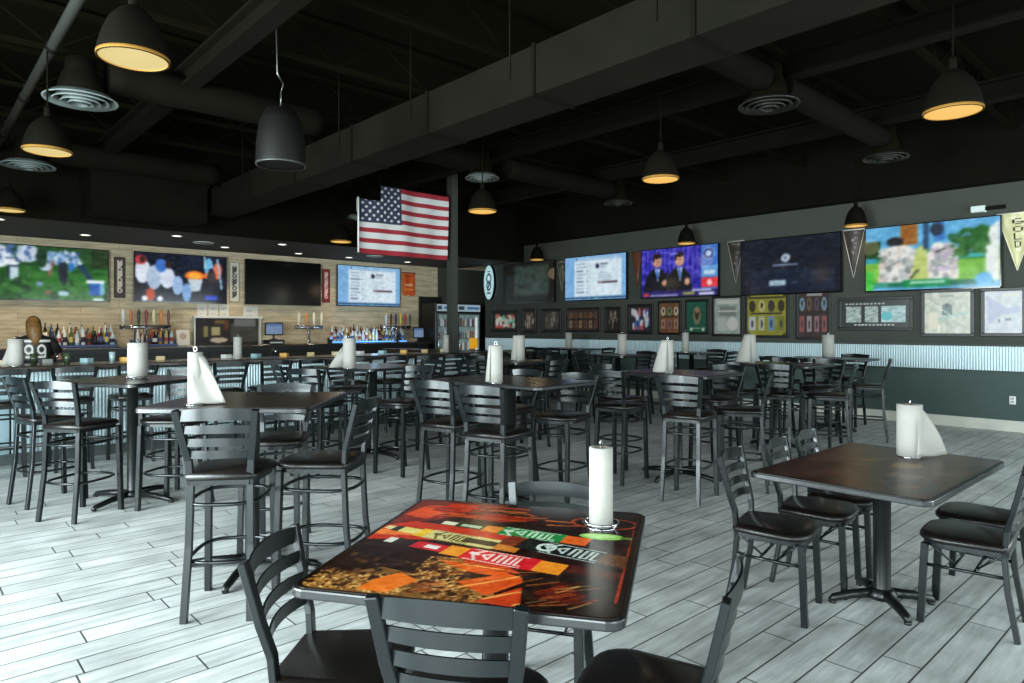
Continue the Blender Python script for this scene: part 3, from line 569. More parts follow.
# bottles
cols = [(60,86,50),(180,165,130),(100,60,35),(200,205,208),(50,70,100),(130,66,44),(170,130,70),(60,38,26),(160,185,198),(30,30,30),(205,200,190)]
CN = ['green','tan','brown','clear','blue','red-brown','amber','dark brown','pale blue','black','cream']
lab = [(215,210,195),(150,60,50),(60,76,120),(190,170,100),(30,28,26)]; LN = ['white','red','navy','gold','black']
protos = {}
def bottle(x, y, z, k, j, sh, label, group):
    key = (k, j, sh)
    if key not in protos:
        h, r = ((.30,.037),(.26,.045),(.34,.035))[sh]
        t = thing('liquor_bottle', label, 'bottle', (x, y, z), 0, group)
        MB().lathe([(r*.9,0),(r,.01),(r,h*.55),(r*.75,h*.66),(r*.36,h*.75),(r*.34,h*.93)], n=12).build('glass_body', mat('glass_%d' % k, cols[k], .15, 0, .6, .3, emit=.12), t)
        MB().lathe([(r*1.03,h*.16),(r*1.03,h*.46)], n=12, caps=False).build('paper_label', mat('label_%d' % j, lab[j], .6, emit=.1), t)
        MB().lathe([(r*.4,h*.92),(r*.4,h)], n=10).build('cap', mat('cap_%d' % (j % 3), ((20,20,20),(190,160,60),(170,30,30))[j % 3], .4), t)
        protos[key] = t; return t
    return dup(protos[key], (x, y, z), 0, label, group)
def where(x): return 'behind the bartender' if x < 3.3 else ('beneath the left tap handles' if x < 4.5 else 'on the blue-lit shelf')
seen = {}
for x0, x1, n in ((1.95,3.25,13),(3.6,4.35,7),(8.0,10.1,21)):
    for row in range(2):
        for i in range(n):
            k = rng.randint(len(cols)); j = rng.randint(len(lab)); sh = rng.randint(3)
            if x0 > 7 and rng.rand() < .6: k = [3,8,3,10][rng.randint(4)]
            x = x0+(i+.5)*(x1-x0)/n+rng.uniform(-.002,.002); y = 15.355+row*.12
            L_ = '%s bottle with %s label in the %s row %s' % (CN[k], LN[j], ('front','rear')[row], where(x))
            bottle(x, y, 1.19+.09*row, k, j, sh, L_, 'liquor bottles on the back bar')
# tap towers
def tap_tower(x, y, n, w, label, hs, hcols):
    t = thing('beer_tap_tower', label, 'beer tap', (x, y, 1.14))
    MB().lathe([(.075,0),(.075,.02),(.045,.05),(.045,.36)], n=20).build('post', M_chrome, t)
    MB().tube([(-w/2,0,.4),(w/2,0,.4)], .045, 16).build('cross_tube', M_chrome, t)
    for i in range(n):
        xx = -w/2+.06+i*(w-.12)/(n-1)
        s_ = MB(); s_.tube([(xx,-.03,.4),(xx,-.1,.4),(xx,-.12,.33)], .014, 8); s_.build('spout', M_chrome, t)
        MB().lathe([(.014,.44),(.02,.5),(.032,.58),(.034,.68),(.02,.74),(.008,.76)], cx=xx, cy=-.07, n=10).build('tap_handle', mat('handle_%s' % (hcols[i % len(hcols)],), hcols[i % len(hcols)], .4, emit=.05), t)
tap_tower(3.76, 15.2, 7, .95, 'chrome beer tap tower with seven mixed handles at left of the back bar', 0, [(200,200,205),(170,110,70),(50,60,50),(120,60,60),(215,205,170),(200,130,70),(110,70,60)])
tap_tower(7.35, 15.3, 4, .7, 'brass-toned tap tower with four white and orange handles in the middle of the back bar', 0, [(225,215,195),(205,140,70),(230,225,205),(230,220,190)])
tap_tower(9.75, 15.18, 6, .85, 'beer tap tower with dark handles in front of the blue-lit shelf', 0, [(190,195,200),(70,40,30),(30,40,80),(200,180,60),(150,40,40),(60,70,50)])
# kitchen pass in the bar wall
t = on_wall('kitchen_pass_window', 'kitchen pass window with a white ledge between the bar wall taps', 'pass window', 'back', 5.57, 1.5)
c = Cv(60, 36, (34,28,22)); c.noise(12, 14); c.rect(.12,.3,.2,.7,(150,140,80)); c.rect(.25,.35,.38,.68,(190,175,120)); c.ell(.36,.18,.14,.1,(205,190,160)); c.rect(.55,.1,1,.8,(70,68,60)).noise(8,14,(.55,0,1,1)); c.rect(.3,.8,.5,.92,(120,95,45)); c.rect(.6,.7,.95,.98,(120,122,118)); c.rect(.45,.6,.52,.9,(110,60,30)); c.blur(1)
picture('view_into_kitchen', c, M_glow, t, lambda u, v: (-.7+u*1.4, -.02, -.36+v*.6))
MB().box(-.76,.76,-.14,0,.24,.29).build('white_ledge', M_white, t, .004)
for x in (-.74,.72): MB().box(x,x+.03,-.08,0,-.36,.24).build('jamb', M_white, t)
for k, (x, z) in enumerate(((5.02,1.93),(5.26,1.93),(5.5,1.93),(6.1,1.9))):
    t = on_wall('notice_paper', ('leftmost','middle','third')[k]+' of the white notices above the kitchen pass ledge' if k < 3 else 'wide white notice hanging at the right end of the pass ledge', 'paper', 'back', x, z)
    w = .2 if k < 3 else .34; c = Cv(16, 20, (208,205,196)); [c.rect(.15,.8-q*.12,.5+.4*rng.rand(),.83-q*.12,(160,156,150)) for q in range(6)]
    picture('sheet', c, M_pic, t, lambda u, v: (-w/2+u*w, -.006, -.15+v*.27))
t = thing('printed_menu_card', 'white menu card standing beside the left tap tower', 'card', (4.55, 15.4, 1.14))
c = Cv(16, 20, (215,210,198)); c.ell(.5,.6,.3,.2,(180,160,140)); picture('card', c, M_pic, t, lambda u, v: (-.13+u*.26, .06*v, v*.34)); MB().box(-.13,.13,.0,.1,0,.008).build('foot', M_black, t)
def pos(x, y, z, rz, label):
    t = thing('point_of_sale_screen', label, 'screen', (x, y, z), rz)
    MB().lathe([(.09,0),(.09,.015),(.02,.03),(.02,.12)], n=16).build('stand', M_black, t)
    MB().box(-.22,.22,-.03,.0,.1,.4).build('housing', M_black, t, .01)
    c = Cv(24, 16, (120,145,180)); c.noise(6, 12); c.rect(0,.8,1,1,(90,115,160)); picture('display', c, colmat('pos_glow', .75), t, lambda u, v: (-.19+u*.38, -.034, .13+v*.24))
pos(6.48, 15.3, 1.25, 0, 'small order screen on the back bar right of the kitchen pass'); pos(10.5, 15.3, 1.14, .25, 'small order screen at the right end of the back bar')
t = thing('cash_register_box', 'black printer box under the left order screen', 'printer', (6.5, 15.33, 1.14)); MB().box(-.2,.2,-.14,.14,0,.11).build('body', M_black, t, .01); MB().box(-.15,.15,-.145,-.13,.03,.06).build('slot', M_white, t)
# coolers in the corner
def cooler(x, y, w, label, yellow=False):
    t = thing('beverage_cooler', label, 'cooler', (x, y, 0)); H = 2.2
    MB().box(0, w, .04, .7, 0, H).build('cabinet', M_black, t, .01)
    c = Cv(40, 12, (150,175,185)); c.rect(.05,.2,.3,.8,(50,60,70)); c.rect(.42,.35,.95,.7,(60,100,150)); picture('lit_header', c, colmat('hdr', .8), t, lambda u, v: (.02+u*(w-.04), .0, 1.98+v*.19))
    MB().box(.0, w, .01, .04, 1.97, 2.19).build('header_box', M_black, t)
    MB().box(.02, w-.02, .0, .04, .1, 1.94).build('door_frame', mat('cooler_door', (60,66,66), .4), t, .004)
    c = Cv(30, 90, (110,130,132)).noise(10, 14)
    for s_ in range(5):
        z = .04+s_*.19; c.rect(0, z, 1, z+.012, (60,70,70))
        for i in range(7): k = cols[rng.randint(len(cols))]; c.rect(.03+i*.125, z+.012, .11+i*.125, z+.1+.05*rng.rand(), tuple(int(q*.8+20) for q in k))
    c.rect(.8,.02,.9,.96,(225,238,240)); 
    if yellow: c.rect(.5,.45,.9,.62,(235,170,30))
    picture('glass_front', c, colmat('cooler_glow', .75), t, lambda u, v: (.07+u*(w-.14), -.008, .15+v*1.74))
    MB().tube([(.05,-.02,.7),(.05,-.05,.75),(.05,-.05,1.35),(.05,-.02,1.4)], .012, 8).build('handle', M_chrome, t)
cooler(10.79, 14.85, .62, 'lit glass-door drinks cooler left of the column'); cooler(11.5, 14.85, .85, 'lit glass-door drinks cooler right of the column with a yellow sign', True)
t = thing('tall_black_cabinet', 'tall black unlit cabinet between the back bar and the coolers', 'cabinet', (10.88-.72, 15.0, 0))
t.location = (11.14, 15.63, 0); t['label'] = 'tall black panel standing behind the left cooler against the bar wall'
MB().box(-.35,.35,-.05,.06,0,2.4).build('panel', M_black, t)

# ------------------------------------------------------------------ bartender
def person(x, y, rz):
    t = thing('person', 'person behind the bar seen from behind in a black jersey numbered 99', 'person', (x, y, 0), rz)
    # faces +Y (away from the camera)
    skin = mat('skin', (188,140,112), .55); m = MB()
    def tube(p, r, n=12): m.tube(p, r, n)
    for s in (-1, 1):
        tube([(s*.10,0,.9),(s*.105,.02,.5),(s*.11,-.01,.12),(s*.11,-.02,.04)], [.085,.062,.042,.04]); tube([(s*.11,-.05,.04),(s*.11,.16,.03)], [.04,.032])
    tube([(0,0,.85),(0,0,1.0),(0,.01,1.15),(0,.01,1.3),(0,0,1.38)], [.16,.135,.14,.15,.1])
    tube([(0,0,1.34),(0,.01,1.46)], [.06,.055])
    for s, el in ((-1, (-.27,.08,1.08)), (1, (.3,.06,1.08))):
        wr = (s*.13,.3,1.1); tube([(s*.16,0,1.34),(s*.22,.01,1.25),el,wr], [.058,.052,.042,.028]); tube([wr,(s*.1,.36,1.1)], [.03,.036])
        for f in range(4): tube([(s*.1-.03+f*.02,.38,1.1),(s*.1-.03+f*.02,.43-.01*abs(f-1.5),1.085),(s*.1-.03+f*.02,.445,1.05)], [.009,.008,.007], 6)
        tube([(s*.08,.35,1.1),(s*.05,.38,1.12),(s*.045,.41,1.1)], [.011,.01,.008], 6)
    hx = -.02
    m.add(*(lambda q: (q[0], q[1]))(sphere(.078,.095,.115,(hx,.03,1.56)))); m.add(*sphere(.014,.02,.02,(hx,.128,1.55)))
    for s in (-1, 1): m.add(*sphere(.01,.018,.028,(hx+s*.08,.03,1.555)))
    b_ = m.build('body', skin, t); rm = b_.modifiers.new('r', 'REMESH'); rm.mode = 'VOXEL'; rm.voxel_size = .009; rm.use_smooth_shade = True
    sm = b_.modifiers.new('s', 'SMOOTH'); sm.iterations = 2
    for s in (-1,1):
        e = MB(); e.add(*sphere(.012,.008,.009,(hx+s*.03,.118,1.575)), True); e.build('eye', mat('eye_white', (235,235,232), .3), t)
    MB().add(*sphere(.024,.008,.008,(hx,.118,1.505)), True).build('mouth', mat('lips', (160,80,75), .5), t)
    h = MB(); h.add(*sphere(.097,.11,.125,(hx,-.005,1.575)), True); h.tube([(hx,-.03,1.6),(hx+.005,-.06,1.5),(hx+.012,-.085,1.41),(hx+.02,-.11,1.33),(hx+.02,-.13,1.25)], [.09,.1,.09,.065,.025], 16)
    h.build('hair', mat('brown_hair', (128,92,48), .5, noise=.5, nscale=45), t)
    j = MB(); lo = [(0,.21,.15,.92),(0,.19,.14,1.05),(0,.2,.145,1.18),(0,.225,.145,1.3),(0,.2,.12,1.38),(0,.1,.085,1.42),(0,.075,.07,1.43)]
    vs = []; n = 28
    for _, a, b2, z in lo:
        for i in range(n): th = 2*pi*i/n; vs.append((a*cos(th), b2*sin(th)*(1 if sin(th) > 0 else 1), z))
    j.add(vs, [(k*n+i, k*n+(i+1) % n, (k+1)*n+(i+1) % n, (k+1)*n+i) for k in range(len(lo)-1) for i in range(n)], True)
    for s in (-1, 1): j.tube([(s*.15,0,1.35),(s*.21,.01,1.28),(s*.265,.04,1.15)], [.075,.08,.078], 14)
    j.build('jersey', mat('black_jersey', (14,14,15), .8), t)
    c = Cv(60, 44, (14,14,15)); c.rect(.0,.86,.42,.96,(225,222,212)); c.rect(.58,.86,1,.96,(225,222,212)); [(c.ring(q,.5,.12,.19,.3,(230,228,220)), c.rect(q+.08,.14,q+.16,.5,(230,228,220)), c.rect(q-.12,.08,q+.15,.2,(230,228,220))) for q in (.28,.7)]; c.blur(1)
    picture('jersey_numbers', c, M_pic, t, lambda u, v: ((u-.5)*.36, -(.149*math.sqrt(max(0,1-((u-.5)*.36/.222)**2)))-.006+.015*max(0,v-.6), 1.06+v*.3))
    p = MB(); p.tube([(0,0,.98),(0,0,.84)], [.19,.19], 20); [p.tube([(s*.1,0,.9),(s*.105,.02,.5),(s*.11,-.01,.1)], [.11,.082,.065], 14) for s in (-1,1)]
    p.build('trousers', mat('dark_denim', (24,28,38), .8), t)
    for s in (-1,1): MB().tube([(s*.11,-.06,.045),(s*.11,.06,.045),(s*.11,.2,.04)], [.045,.05,.04], 12).build('shoe', M_black, t)
def sphere(rx, ry, rz, c, n=16, m=10):
    vs = [(c[0], c[1], c[2]-rz)]
    for k in range(1, m):
        ph = -pi/2+pi*k/m
        for i in range(n): a = 2*pi*i/n; vs.append((c[0]+rx*cos(ph)*cos(a), c[1]+ry*cos(ph)*sin(a), c[2]+rz*sin(ph)))
    vs.append((c[0], c[1], c[2]+rz)); fs = [(0, 1+(i+1) % n, 1+i) for i in range(n)]
    for k in range(m-2): fs += [(1+k*n+i, 1+k*n+(i+1) % n, 1+(k+1)*n+(i+1) % n, 1+(k+1)*n+i) for i in range(n)]
    o = 1+(m-2)*n; fs += [(o+i, o+(i+1) % n, len(vs)-1) for i in range(n)]
    return vs, fs
person(1.5, 11.95, R(-5))

# ------------------------------------------------------------------ seating
def make_chair(hi, label, group, loc, rz):
    t = thing('bar_stool' if hi else 'dining_chair', label, 'stool' if hi else 'chair', loc, rz, group)
    S = .76 if hi else .46                       # seat top
    T = 1.10 if hi else .825                      # back top
    if not hi: t.scale = (.9, 1, 1)
    # faces local +X
    for s in (-1, 1):
        rl = MB(); pts = [(-.245,s*.165,0),(-.2,s*.155,S*.5),(-.185,s*.15,S-.06),(-.195,s*.158,S+.07),(-.225,s*.175,S+.17),(-.275,s*.198,T)]
        rl.tube(pts, .026, 4, ry=.019, up=(1,0,0)); rl.build('leg', M_frame, t, .003)
        fl = MB(); fl.tube([(.205,s*.188,0),(.185,s*.178,S-.05)], .0255, 4, up=(1,0,0)); fl.build('leg', M_frame, t, .003)
    m = MB(); pts = []
    for a in np.linspace(-1, 1, 9): pts.append((-.19-.0*a, a*.165))
    def outline(k=1., o=0.):
        q = []
        for a in np.linspace(-pi/2, pi/2, 13): q.append((.09+o+(.14*cos(a)*k), .215*k*(1 if abs(sin(a)) > .999 else abs(sin(a))**.55)*(1 if a > 0 else -1) if a else 0))
        q += [(-.18,.185*k),(-.205,.165*k),(-.205,-.165*k),(-.18,-.185*k)]; return q
    o1, o2, o3 = outline(), outline(1.02), outline(.9)
    z0, n = S-.035, len(o1); prof = [(outline(.97), S-.035),(o2, S-.028),(o2, S-.012),(outline(.95), S-.001),(outline(.8), S+.006)]
    vs = [(x*(1), y, z) for o_, z in prof for x, y in o_]
    fs = [(k*n+i, k*n+(i+1) % n, (k+1)*n+(i+1) % n, (k+1)*n+i) for k in range(len(prof)-1) for i in range(n)]
    m.add(vs, fs, True); m.f.append(tuple(range(n-1,-1,-1))); m.sm.append(False); m.f.append(tuple((len(prof)-1)*n+i for i in range(n))); m.sm.append(True)
    m.build('seat', M_seat, t)
    MB().prism(outline(.9), S-.062, S-.036).build('seat_frame', M_frame, t)
    b = MB()
    zs = [T-.03, T-.105, T-.175, T-.24] if hi else [T-.032, T-.105, T-.175, T-.242]
    for k, z in enumerate(zs):
        f = (z-(S+.07))/(T-S-.07); y = .150+f*.036; x = -.19-.08*f; hh = .028 if k == 0 else .02
        vs = []
        for a in np.linspace(-1, 1, 9):
            bow = -.03*(1-a*a); arch = .014*(1-a*a) if k == 0 else .006*(1-a*a)
            for dz, dx in ((-hh,0),(hh,0),(hh,-.008),(-hh,-.008)): vs.append((x+bow+dx, a*(y-.004), z+dz+(arch if dz > 0 else arch*.4)))
        fs = []
        for i in range(8):
            for e in range(4): fs.append((i*4+e, i*4+(e+1) % 4, (i+1)*4+(e+1) % 4, (i+1)*4+e))
        b.add(vs, fs, True)
    o = b.build('backrest', M_frame, t); es = o.modifiers.new('e', 'EDGE_SPLIT'); es.split_angle = R(50)
    if hi:
        for z, r_, nm in ((.3, 1.0, 'footrest'), (.6, .93, 'stretcher')):
            loop = []
            kx, ky = .2+.015*(.76-z), .172
            for q in range(28):
                a = 2*pi*q/28; loop.append((-.005+(kx+.01)*math.copysign(abs(cos(a))**.62, cos(a)), (ky+.012)*math.copysign(abs(sin(a))**.62, sin(a)), z))
            MB().tube(loop, .0105, 8, True).build(nm, M_frame, t)
    else:
        s1 = MB()
        for s in (-1, 1): s1.tube([(-.205,s*.157,.3),(.19,s*.18,.3)], .009, 8)
        for x in (-.05, .05): s1.tube([(x,-.165,.3),(x,.165,.3)], .008, 8)
        for s in (-1, 1):
            for x, q in ((-.05,-.17),(.05,.17)): s1.tube([(x,s*.1,.3),(q,s*.14,S-.06)], .006, 6)
        s1.build('stretcher', M_frame, t)
    return t
GS, GC = 'ladder-back metal bar stools', 'ladder-back metal dining chairs'
stool0 = None; chair0 = None
def seat(hi, x, y, az, label):
    global stool0, chair0
    p = stool0 if hi else chair0
    if p is None:
        p = make_chair(hi, label, GS if hi else GC, (x, y, 0), R(az))
        if hi: stool0 = p
        else: chair0 = p
        return p
    return dup(p, (x, y, 0), R(az), label)
def make_table(x, y, w, d, az, h, label, foot=.34, topm=None, name=None):
    t = thing('high_table' if h > .9 else 'dining_table', label, 'table', (x, y, 0), R(az))
    MB().prism(rrect(w, d, .05), h-.032, h-.002).build('tabletop', M_edge, t, .006, 2)
    MB().prism(rrect(w-.02, d-.02, .045), h-.004, h).build('laminate_surface', topm or M_top, t)
    MB().lathe([(.055,.06),(.045,.09),(.045,h-.05),(.09,h-.04),(.09,h-.032)], n=24).build('pedestal', M_frame2, t)
    b = MB(); b.lathe([(.075,.035),(.08,.06),(.06,.085),(.055,.09)], n=20)
    for k in range(4):
        a = R(45+90*k) if name == 'x' else R(90*k); c_, s_ = cos(a), sin(a)
        b.tube([(c_*.03,s_*.03,.062),(c_*foot*.6,s_*foot*.6,.05),(c_*foot*.93,s_*foot*.93,.03),(c_*foot,s_*foot,.014)], [.03,.025,.022,.014], 8)
    b.build('base', M_frame2, t)
    for k in range(4):
        a = R(45+90*k) if name == 'x' else R(90*k)
        MB().lathe([(.018,0),(.018,.016)], cx=cos(a)*foot*.95, cy=sin(a)*foot*.95, n=10).build('glide', M_black, t)
    return t

# --- high tables
H = 1.07
make_table(1.67, 4.27, .98, .98, 48, H, 'square high table at left carrying the towel roll with a sheet trailing right', .43)
make_table(1.55, 6.68, .98, .95, 33, H, 'high table at far left carrying a plain upright towel roll', .42)
make_table(3.95, 4.34, .82, 1.28, 6, H, 'rectangular high table in the middle behind the red printed table', .3)
make_table(4.2, 7.05, 1.0, 1.0, 12, H, 'high table below the flag with a towel roll flaring left', .42)
make_table(5.92, 3.96, .82, 1.05, 3, H, 'dark high table right of centre with a cone-shaped towel roll', .42)
make_table(8.3, 4.1, .85, 1.2, 0, H, 'high table at right below the yellow-green frame', .34)
make_table(10.35, 4.3, .85, 1.2, 0, H, 'rightmost high table near the right wall', .42)
make_table(6.35, 6.95, .9, .9, 8, H, 'high table in the middle distance right of the column', .42)
make_table(11.1, 10.25, .8, 1.3, 0, H, 'farthest high table against the right wall', .4)
make_table(9.05, 7.25, .9, .9, 0, H, 'high table in the back centre before the framed pictures', .42)
make_table(10.9, 7.0, .85, .85, 0, H, 'small high table in the back beside the right wall', .4)
make_table(9.0, 9.9, .9, .9, 0, H, 'high table in the far background right of the column', .4)
# --- bar stools
S = [
 (1.37,3.8,54,'nearest bar stool at left, back to camera, in front of the left square high table'),
 (1.87,3.70,130,'bar stool on the right side of the left square table, seen side on'),
 (1.98,4.62,232,'bar stool on the far side of the left square table, facing the camera'),
 (1.12,6.42,36,'bar stool, back to camera, at the far left table, right of the outermost stool'),
 (1.0,7.12,16,'outermost left bar stool at the far left table'),
 (1.76,6.2,130,'bar stool at the right front side of the far left table'),
 (1.98,7.08,222,'bar stool on the bar side of the far left table'),
 (3.37,4.42,16,'left one of two bar stools with backs to camera at the middle table'),
 (3.33,3.8,18,'right one of two bar stools with backs to camera at the middle table'),
 (4.38,4.85,186,'bar stool facing camera at the far right side of the middle table, left one'),
 (4.36,4.12,190,'bar stool facing camera at the right side of the middle table, with side post visible'),
 (3.95,6.05,196,'bar stool turned sideways between the middle table and the table below the flag'),
 (3.3,6.6,24,'bar stool at the left side of the table below the flag'),
 (3.45,7.4,-10,'bar stool at the rear left of the table below the flag'),
 (4.95,7.2,190,'bar stool at the right side of the table below the flag'),
 (4.3,7.85,265,'bar stool on the bar side of the table below the flag'),
 (5.25,3.4,14,'nearest dark bar stool, back to camera, at the table with the cone-shaped roll'),
 (5.38,4.28,8,'bar stool left of the cone-shaped roll with a light catching its leg'),
 (5.95,3.28,116,'bar stool seen side on at the right front of the table with the cone-shaped roll'),
 (6.62,3.95,182,'bar stool facing left beyond the table with the cone-shaped roll'),
 (5.95,4.72,272,'bar stool behind the table with the cone-shaped roll'),
 (7.7,4.3,3,'bar stool at the left side of the table below the yellow-green frame'),
 (7.68,3.72,8,'near left bar stool at the table below the yellow-green frame'),
 (8.0,3.3,108,'bar stool side on at the front of the table below the yellow-green frame'),
 (8.95,3.8,182,'bar stool at the right side of the table below the yellow-green frame'),
 (8.92,4.42,178,'bar stool at the rear right of the table below the yellow-green frame'),
 (9.75,3.52,108,'rightmost bar stool, seen side on against the grey wall'),
 (9.62,4.1,14,'bar stool with wide back visible left of the rightmost one'),
 (9.75,4.7,-6,'bar stool behind at the rightmost high table'),
 (11.0,4.25,180,'bar stool between the rightmost high table and the wall'),
 (5.75,6.9,5,'bar stool at the left of the middle distance table right of the column'),
 (6.3,6.3,95,'bar stool in front of the middle distance table right of the column'),
 (6.98,6.95,185,'bar stool right of the middle distance table'),
 (6.4,7.55,270,'bar stool behind the middle distance table'),
 (8.45,7.2,0,'bar stool left of the back centre table'),(9.65,7.3,180,'bar stool right of the back centre table'),(9.0,6.65,88,'bar stool in front of the back centre table'),(9.1,7.85,268,'bar stool behind the back centre table'),
 (10.35,6.95,0,'bar stool left of the small table near the right wall'),(11.5,7.0,180,'bar stool between the small table and the right wall'),(10.95,6.45,90,'bar stool in front of the small table near the right wall'),
 (10.5,10.6,0,'bar stool at the far end of the farthest table'),(10.5,9.95,0,'bar stool at the near end of the farthest table'),(11.1,9.4,90,'bar stool in front of the farthest table'),
 (8.4,9.8,10,'bar stool left of the far background table'),(9.0,9.25,92,'bar stool in front of the far background table'),(9.62,9.95,180,'bar stool right of the far background table'),
]
for x, y, a, l in S: seat(True, x, y, a, l)
ORD = ['first','second','third','fourth','fifth','sixth','seventh','eighth','ninth','tenth','eleventh','twelfth']
for k, x in enumerate([.82,1.42,2.0,3.05,3.6,4.12,4.8,5.4,5.96,6.46,6.97,7.46]):
    seat(True, x, 8.68, 90+random.uniform(-5,5), '%s bar stool from the left along the corrugated bar front' % ORD[k])
# --- dining chairs
D = [(.0,.0,0,'')]
CH = [
 (1.23,1.525,36,'front dining chair, back to camera, at the red printed table'),
 (1.075,1.975,-46,'left dining chair at the red printed table'),
 (1.65,1.21,114,'right dining chair at the red printed table, seen from the side'),
 (1.955,1.955,212,'dining chair on the far side of the red printed table'),
 (3.55,1.75,-77,'nearest of three chairs on the left long side of the brown dining table'),
 (4.08,1.75,-80,'middle of three chairs on the left long side of the brown dining table'),
 (4.53,1.77,-82,'farthest of three chairs on the left long side of the brown dining table'),
 (4.13,.99,95,'near dining chair at the right side of the brown dining table'),
 (4.62,1.05,92,'farther dining chair at the right side of the brown dining table, partly hidden'),
]
for x, y, a, l in CH: seat(False, x, y, a, l)

# --- printed red table
TX, TY, TA, TU, TV = 1.5625, 1.795, 33.5, 1.07, .985   # TU along view depth, TV across
t = make_table(TX, TY, TU, TV, TA, .76, 'square dining table printed with chili sauce bottles in red and orange', .3)
c = Cv(300, 300, (34,14,10))
c.noise(9, 14); B = (22,10,7)
# reds at the far left and streaks
c.poly([(0,.62),(.2,.72),(.42,.98),(.0,.98)],(120,30,12)); c.poly([(.02,.76),(.13,.72),(.22,.93),(.06,.9)],(226,74,22)); c.poly([(.1,.84),(.24,.8),(.3,.95),(.16,.95)],(198,48,16)); c.poly([(.2,.78),(.44,.74),(.6,.8),(.4,.86)],(150,36,14)); c.poly([(.3,.9),(.6,.84),(.72,.86),(.5,.96)],(70,24,12))
for k in range(26):
    x = .05+.6*rng.rand(); y = .72+.24*rng.rand(); c.line(x, y, x+.1+.1*rng.rand(), y-.03+.05*rng.rand(), .004+.004*rng.rand(), [(226,90,30),(180,40,16),(90,20,10),(240,130,50)][rng.randint(4)], .7)
c.poly([(0,.44),(.5,.52),(.55,.62),(.1,.68),(0,.6)],(196,44,18)); c.poly([(0,.5),(.25,.52),(.3,.56),(0,.56)],(236,120,44))
c.poly([(.0,.08),(.1,.3),(.0,.4)],B); c.poly([(0,.0),(.3,.0),(.42,.3),(.3,.4),(.0,.42)],(30,14,8)); c.noise(30, 7)
c.poly([(.0,.05),(.12,.14),(.2,.2),(.36,.16),(.5,.04),(.5,0),(0,0)],(120,80,36)); c.poly([(.3,.14),(.48,.2),(.47,.34),(.36,.32)],(150,96,44)); c.poly([(.42,.02),(.62,.0),(.6,.14),(.5,.18)],(120,74,34))
GR = [(206,150,74),(236,196,120),(120,70,28),(70,36,14),(184,120,54)]
c.grit(GR, 900, .005, (.02,.01,.34,.15)); c.grit(GR, 700, .005, (.32,.1,.48,.33)); c.grit(GR, 400, .005, (.42,.0,.62,.12)); c.grit([(50,26,12),(90,56,26)], 120, .012, (.02,.01,.6,.3))
# orange carrot / cheese slabs
c.poly([(.2,.02),(.3,.02),(.36,.12),(.28,.17),(.22,.1)],(226,110,30)); c.poly([(.36,.3),(.58,.28),(.66,.2),(.5,.22),(.42,.26)],(236,96,28)); c.poly([(.42,.34),(.6,.3),(.66,.24),(.48,.27)],(200,50,20)); c.poly([(.48,.14),(.62,.24),(.7,.2),(.6,.06)],(224,84,26)); c.poly([(.58,.02),(.74,.2),(.8,.14),(.7,.0)],(206,60,22)); c.poly([(.68,.02),(.86,.06),(.98,.02),(.9,.0)],(150,36,18))
for a_ in ((.5,.1,.66,.22),(.6,.04,.76,.16),(.7,.02,.86,.1),(.46,.28,.62,.26)): c.line(*a_, .005, (250,170,80))
# dark right half
c.poly([(.72,.0),(1,.0),(1,.38),(.66,.28)],(34,20,15)); c.poly([(.55,.86),(1,.84),(1,1),(.5,1)],(38,26,18)); c.poly([(.74,.1),(.86,.06),(.9,.12),(.8,.2)],(110,26,16),.6); c.line(.98,.1,.99,.9,.006,(150,40,20)); c.ring(.86,.82,.13,.07,.06,(170,60,24)); c.poly([(.76,.3),(.96,.26),(.98,.32),(.8,.36)],(90,26,18),.7)
for k in range(90):
    x = .18+.72*rng.rand(); y = .02+.3*rng.rand()*(1 if x < .7 else .5)
    if x > .34 or y < .1: c.line(x, y, x+.05+.05*rng.rand(), y+.02+.05*rng.rand(), .002+.003*rng.rand(), [(250,140,60),(190,50,18),(255,180,90),(150,40,16),(110,30,12)][rng.randint(5)], .45)
c.blur(1)
def bot(x0, y0, x1, y1, w, segs, glyph):
    dx, dy = x1-x0, y1-y0; L_ = math.hypot(dx, dy); px, py = -dy/L_*w, dx/L_*w
    for a0, a1, col, k in segs:
        c.poly([(x0+dx*a0+px*k, y0+dy*a0+py*k), (x0+dx*a1+px*k, y0+dy*a1+py*k), (x0+dx*a1-px*k, y0+dy*a1-py*k), (x0+dx*a0-px*k, y0+dy*a0-py*k)], col)
    g0, g1, gc = glyph; at = lambda a, s: (x0+dx*(g0+(g1-g0)*a)+px*s, y0+dy*(g0+(g1-g0)*a)+py*s)
    for a_, b_, w_ in (((.04,.1),(.2,.8),.007),((.04,.1),(.18,-.75),.007),((.02,.2),(.14,.1),.012),((.24,.12),(.38,.5),.006),((.24,.1),(.38,-.45),.006),((.38,.5),(.38,-.45),.006),((.5,-.5),(.5,.6),.007),((.6,-.6),(.6,.6),.007),((.7,-.6),(.7,.6),.007),((.8,-.6),(.8,.6),.006),((.88,-.6),(.88,.6),.005),((.5,.6),(.56,.6),.005),((.7,-.6),(.76,-.6),.005),((.88,-.6),(.97,-.6),.004),((.0,-.9),(1,-.9),.003),((.0,.9),(1,.9),.003)):
        p_, q_ = at(*a_), at(*b_); c.line(p_[0], p_[1], q_[0], q_[1], w_*.8, gc, .9)
W_ = (235,228,205)
bot(.22,.69,.83,.585,.046,[(0,.1,(235,225,190),.42),(.1,.3,(40,70,44),.6),(.14,.28,(190,205,170),.3),(.3,.44,(226,130,40),.75),(.42,.84,(30,132,62),1),(.84,1,(224,96,30),.9)],(.44,.8,(215,232,205)))
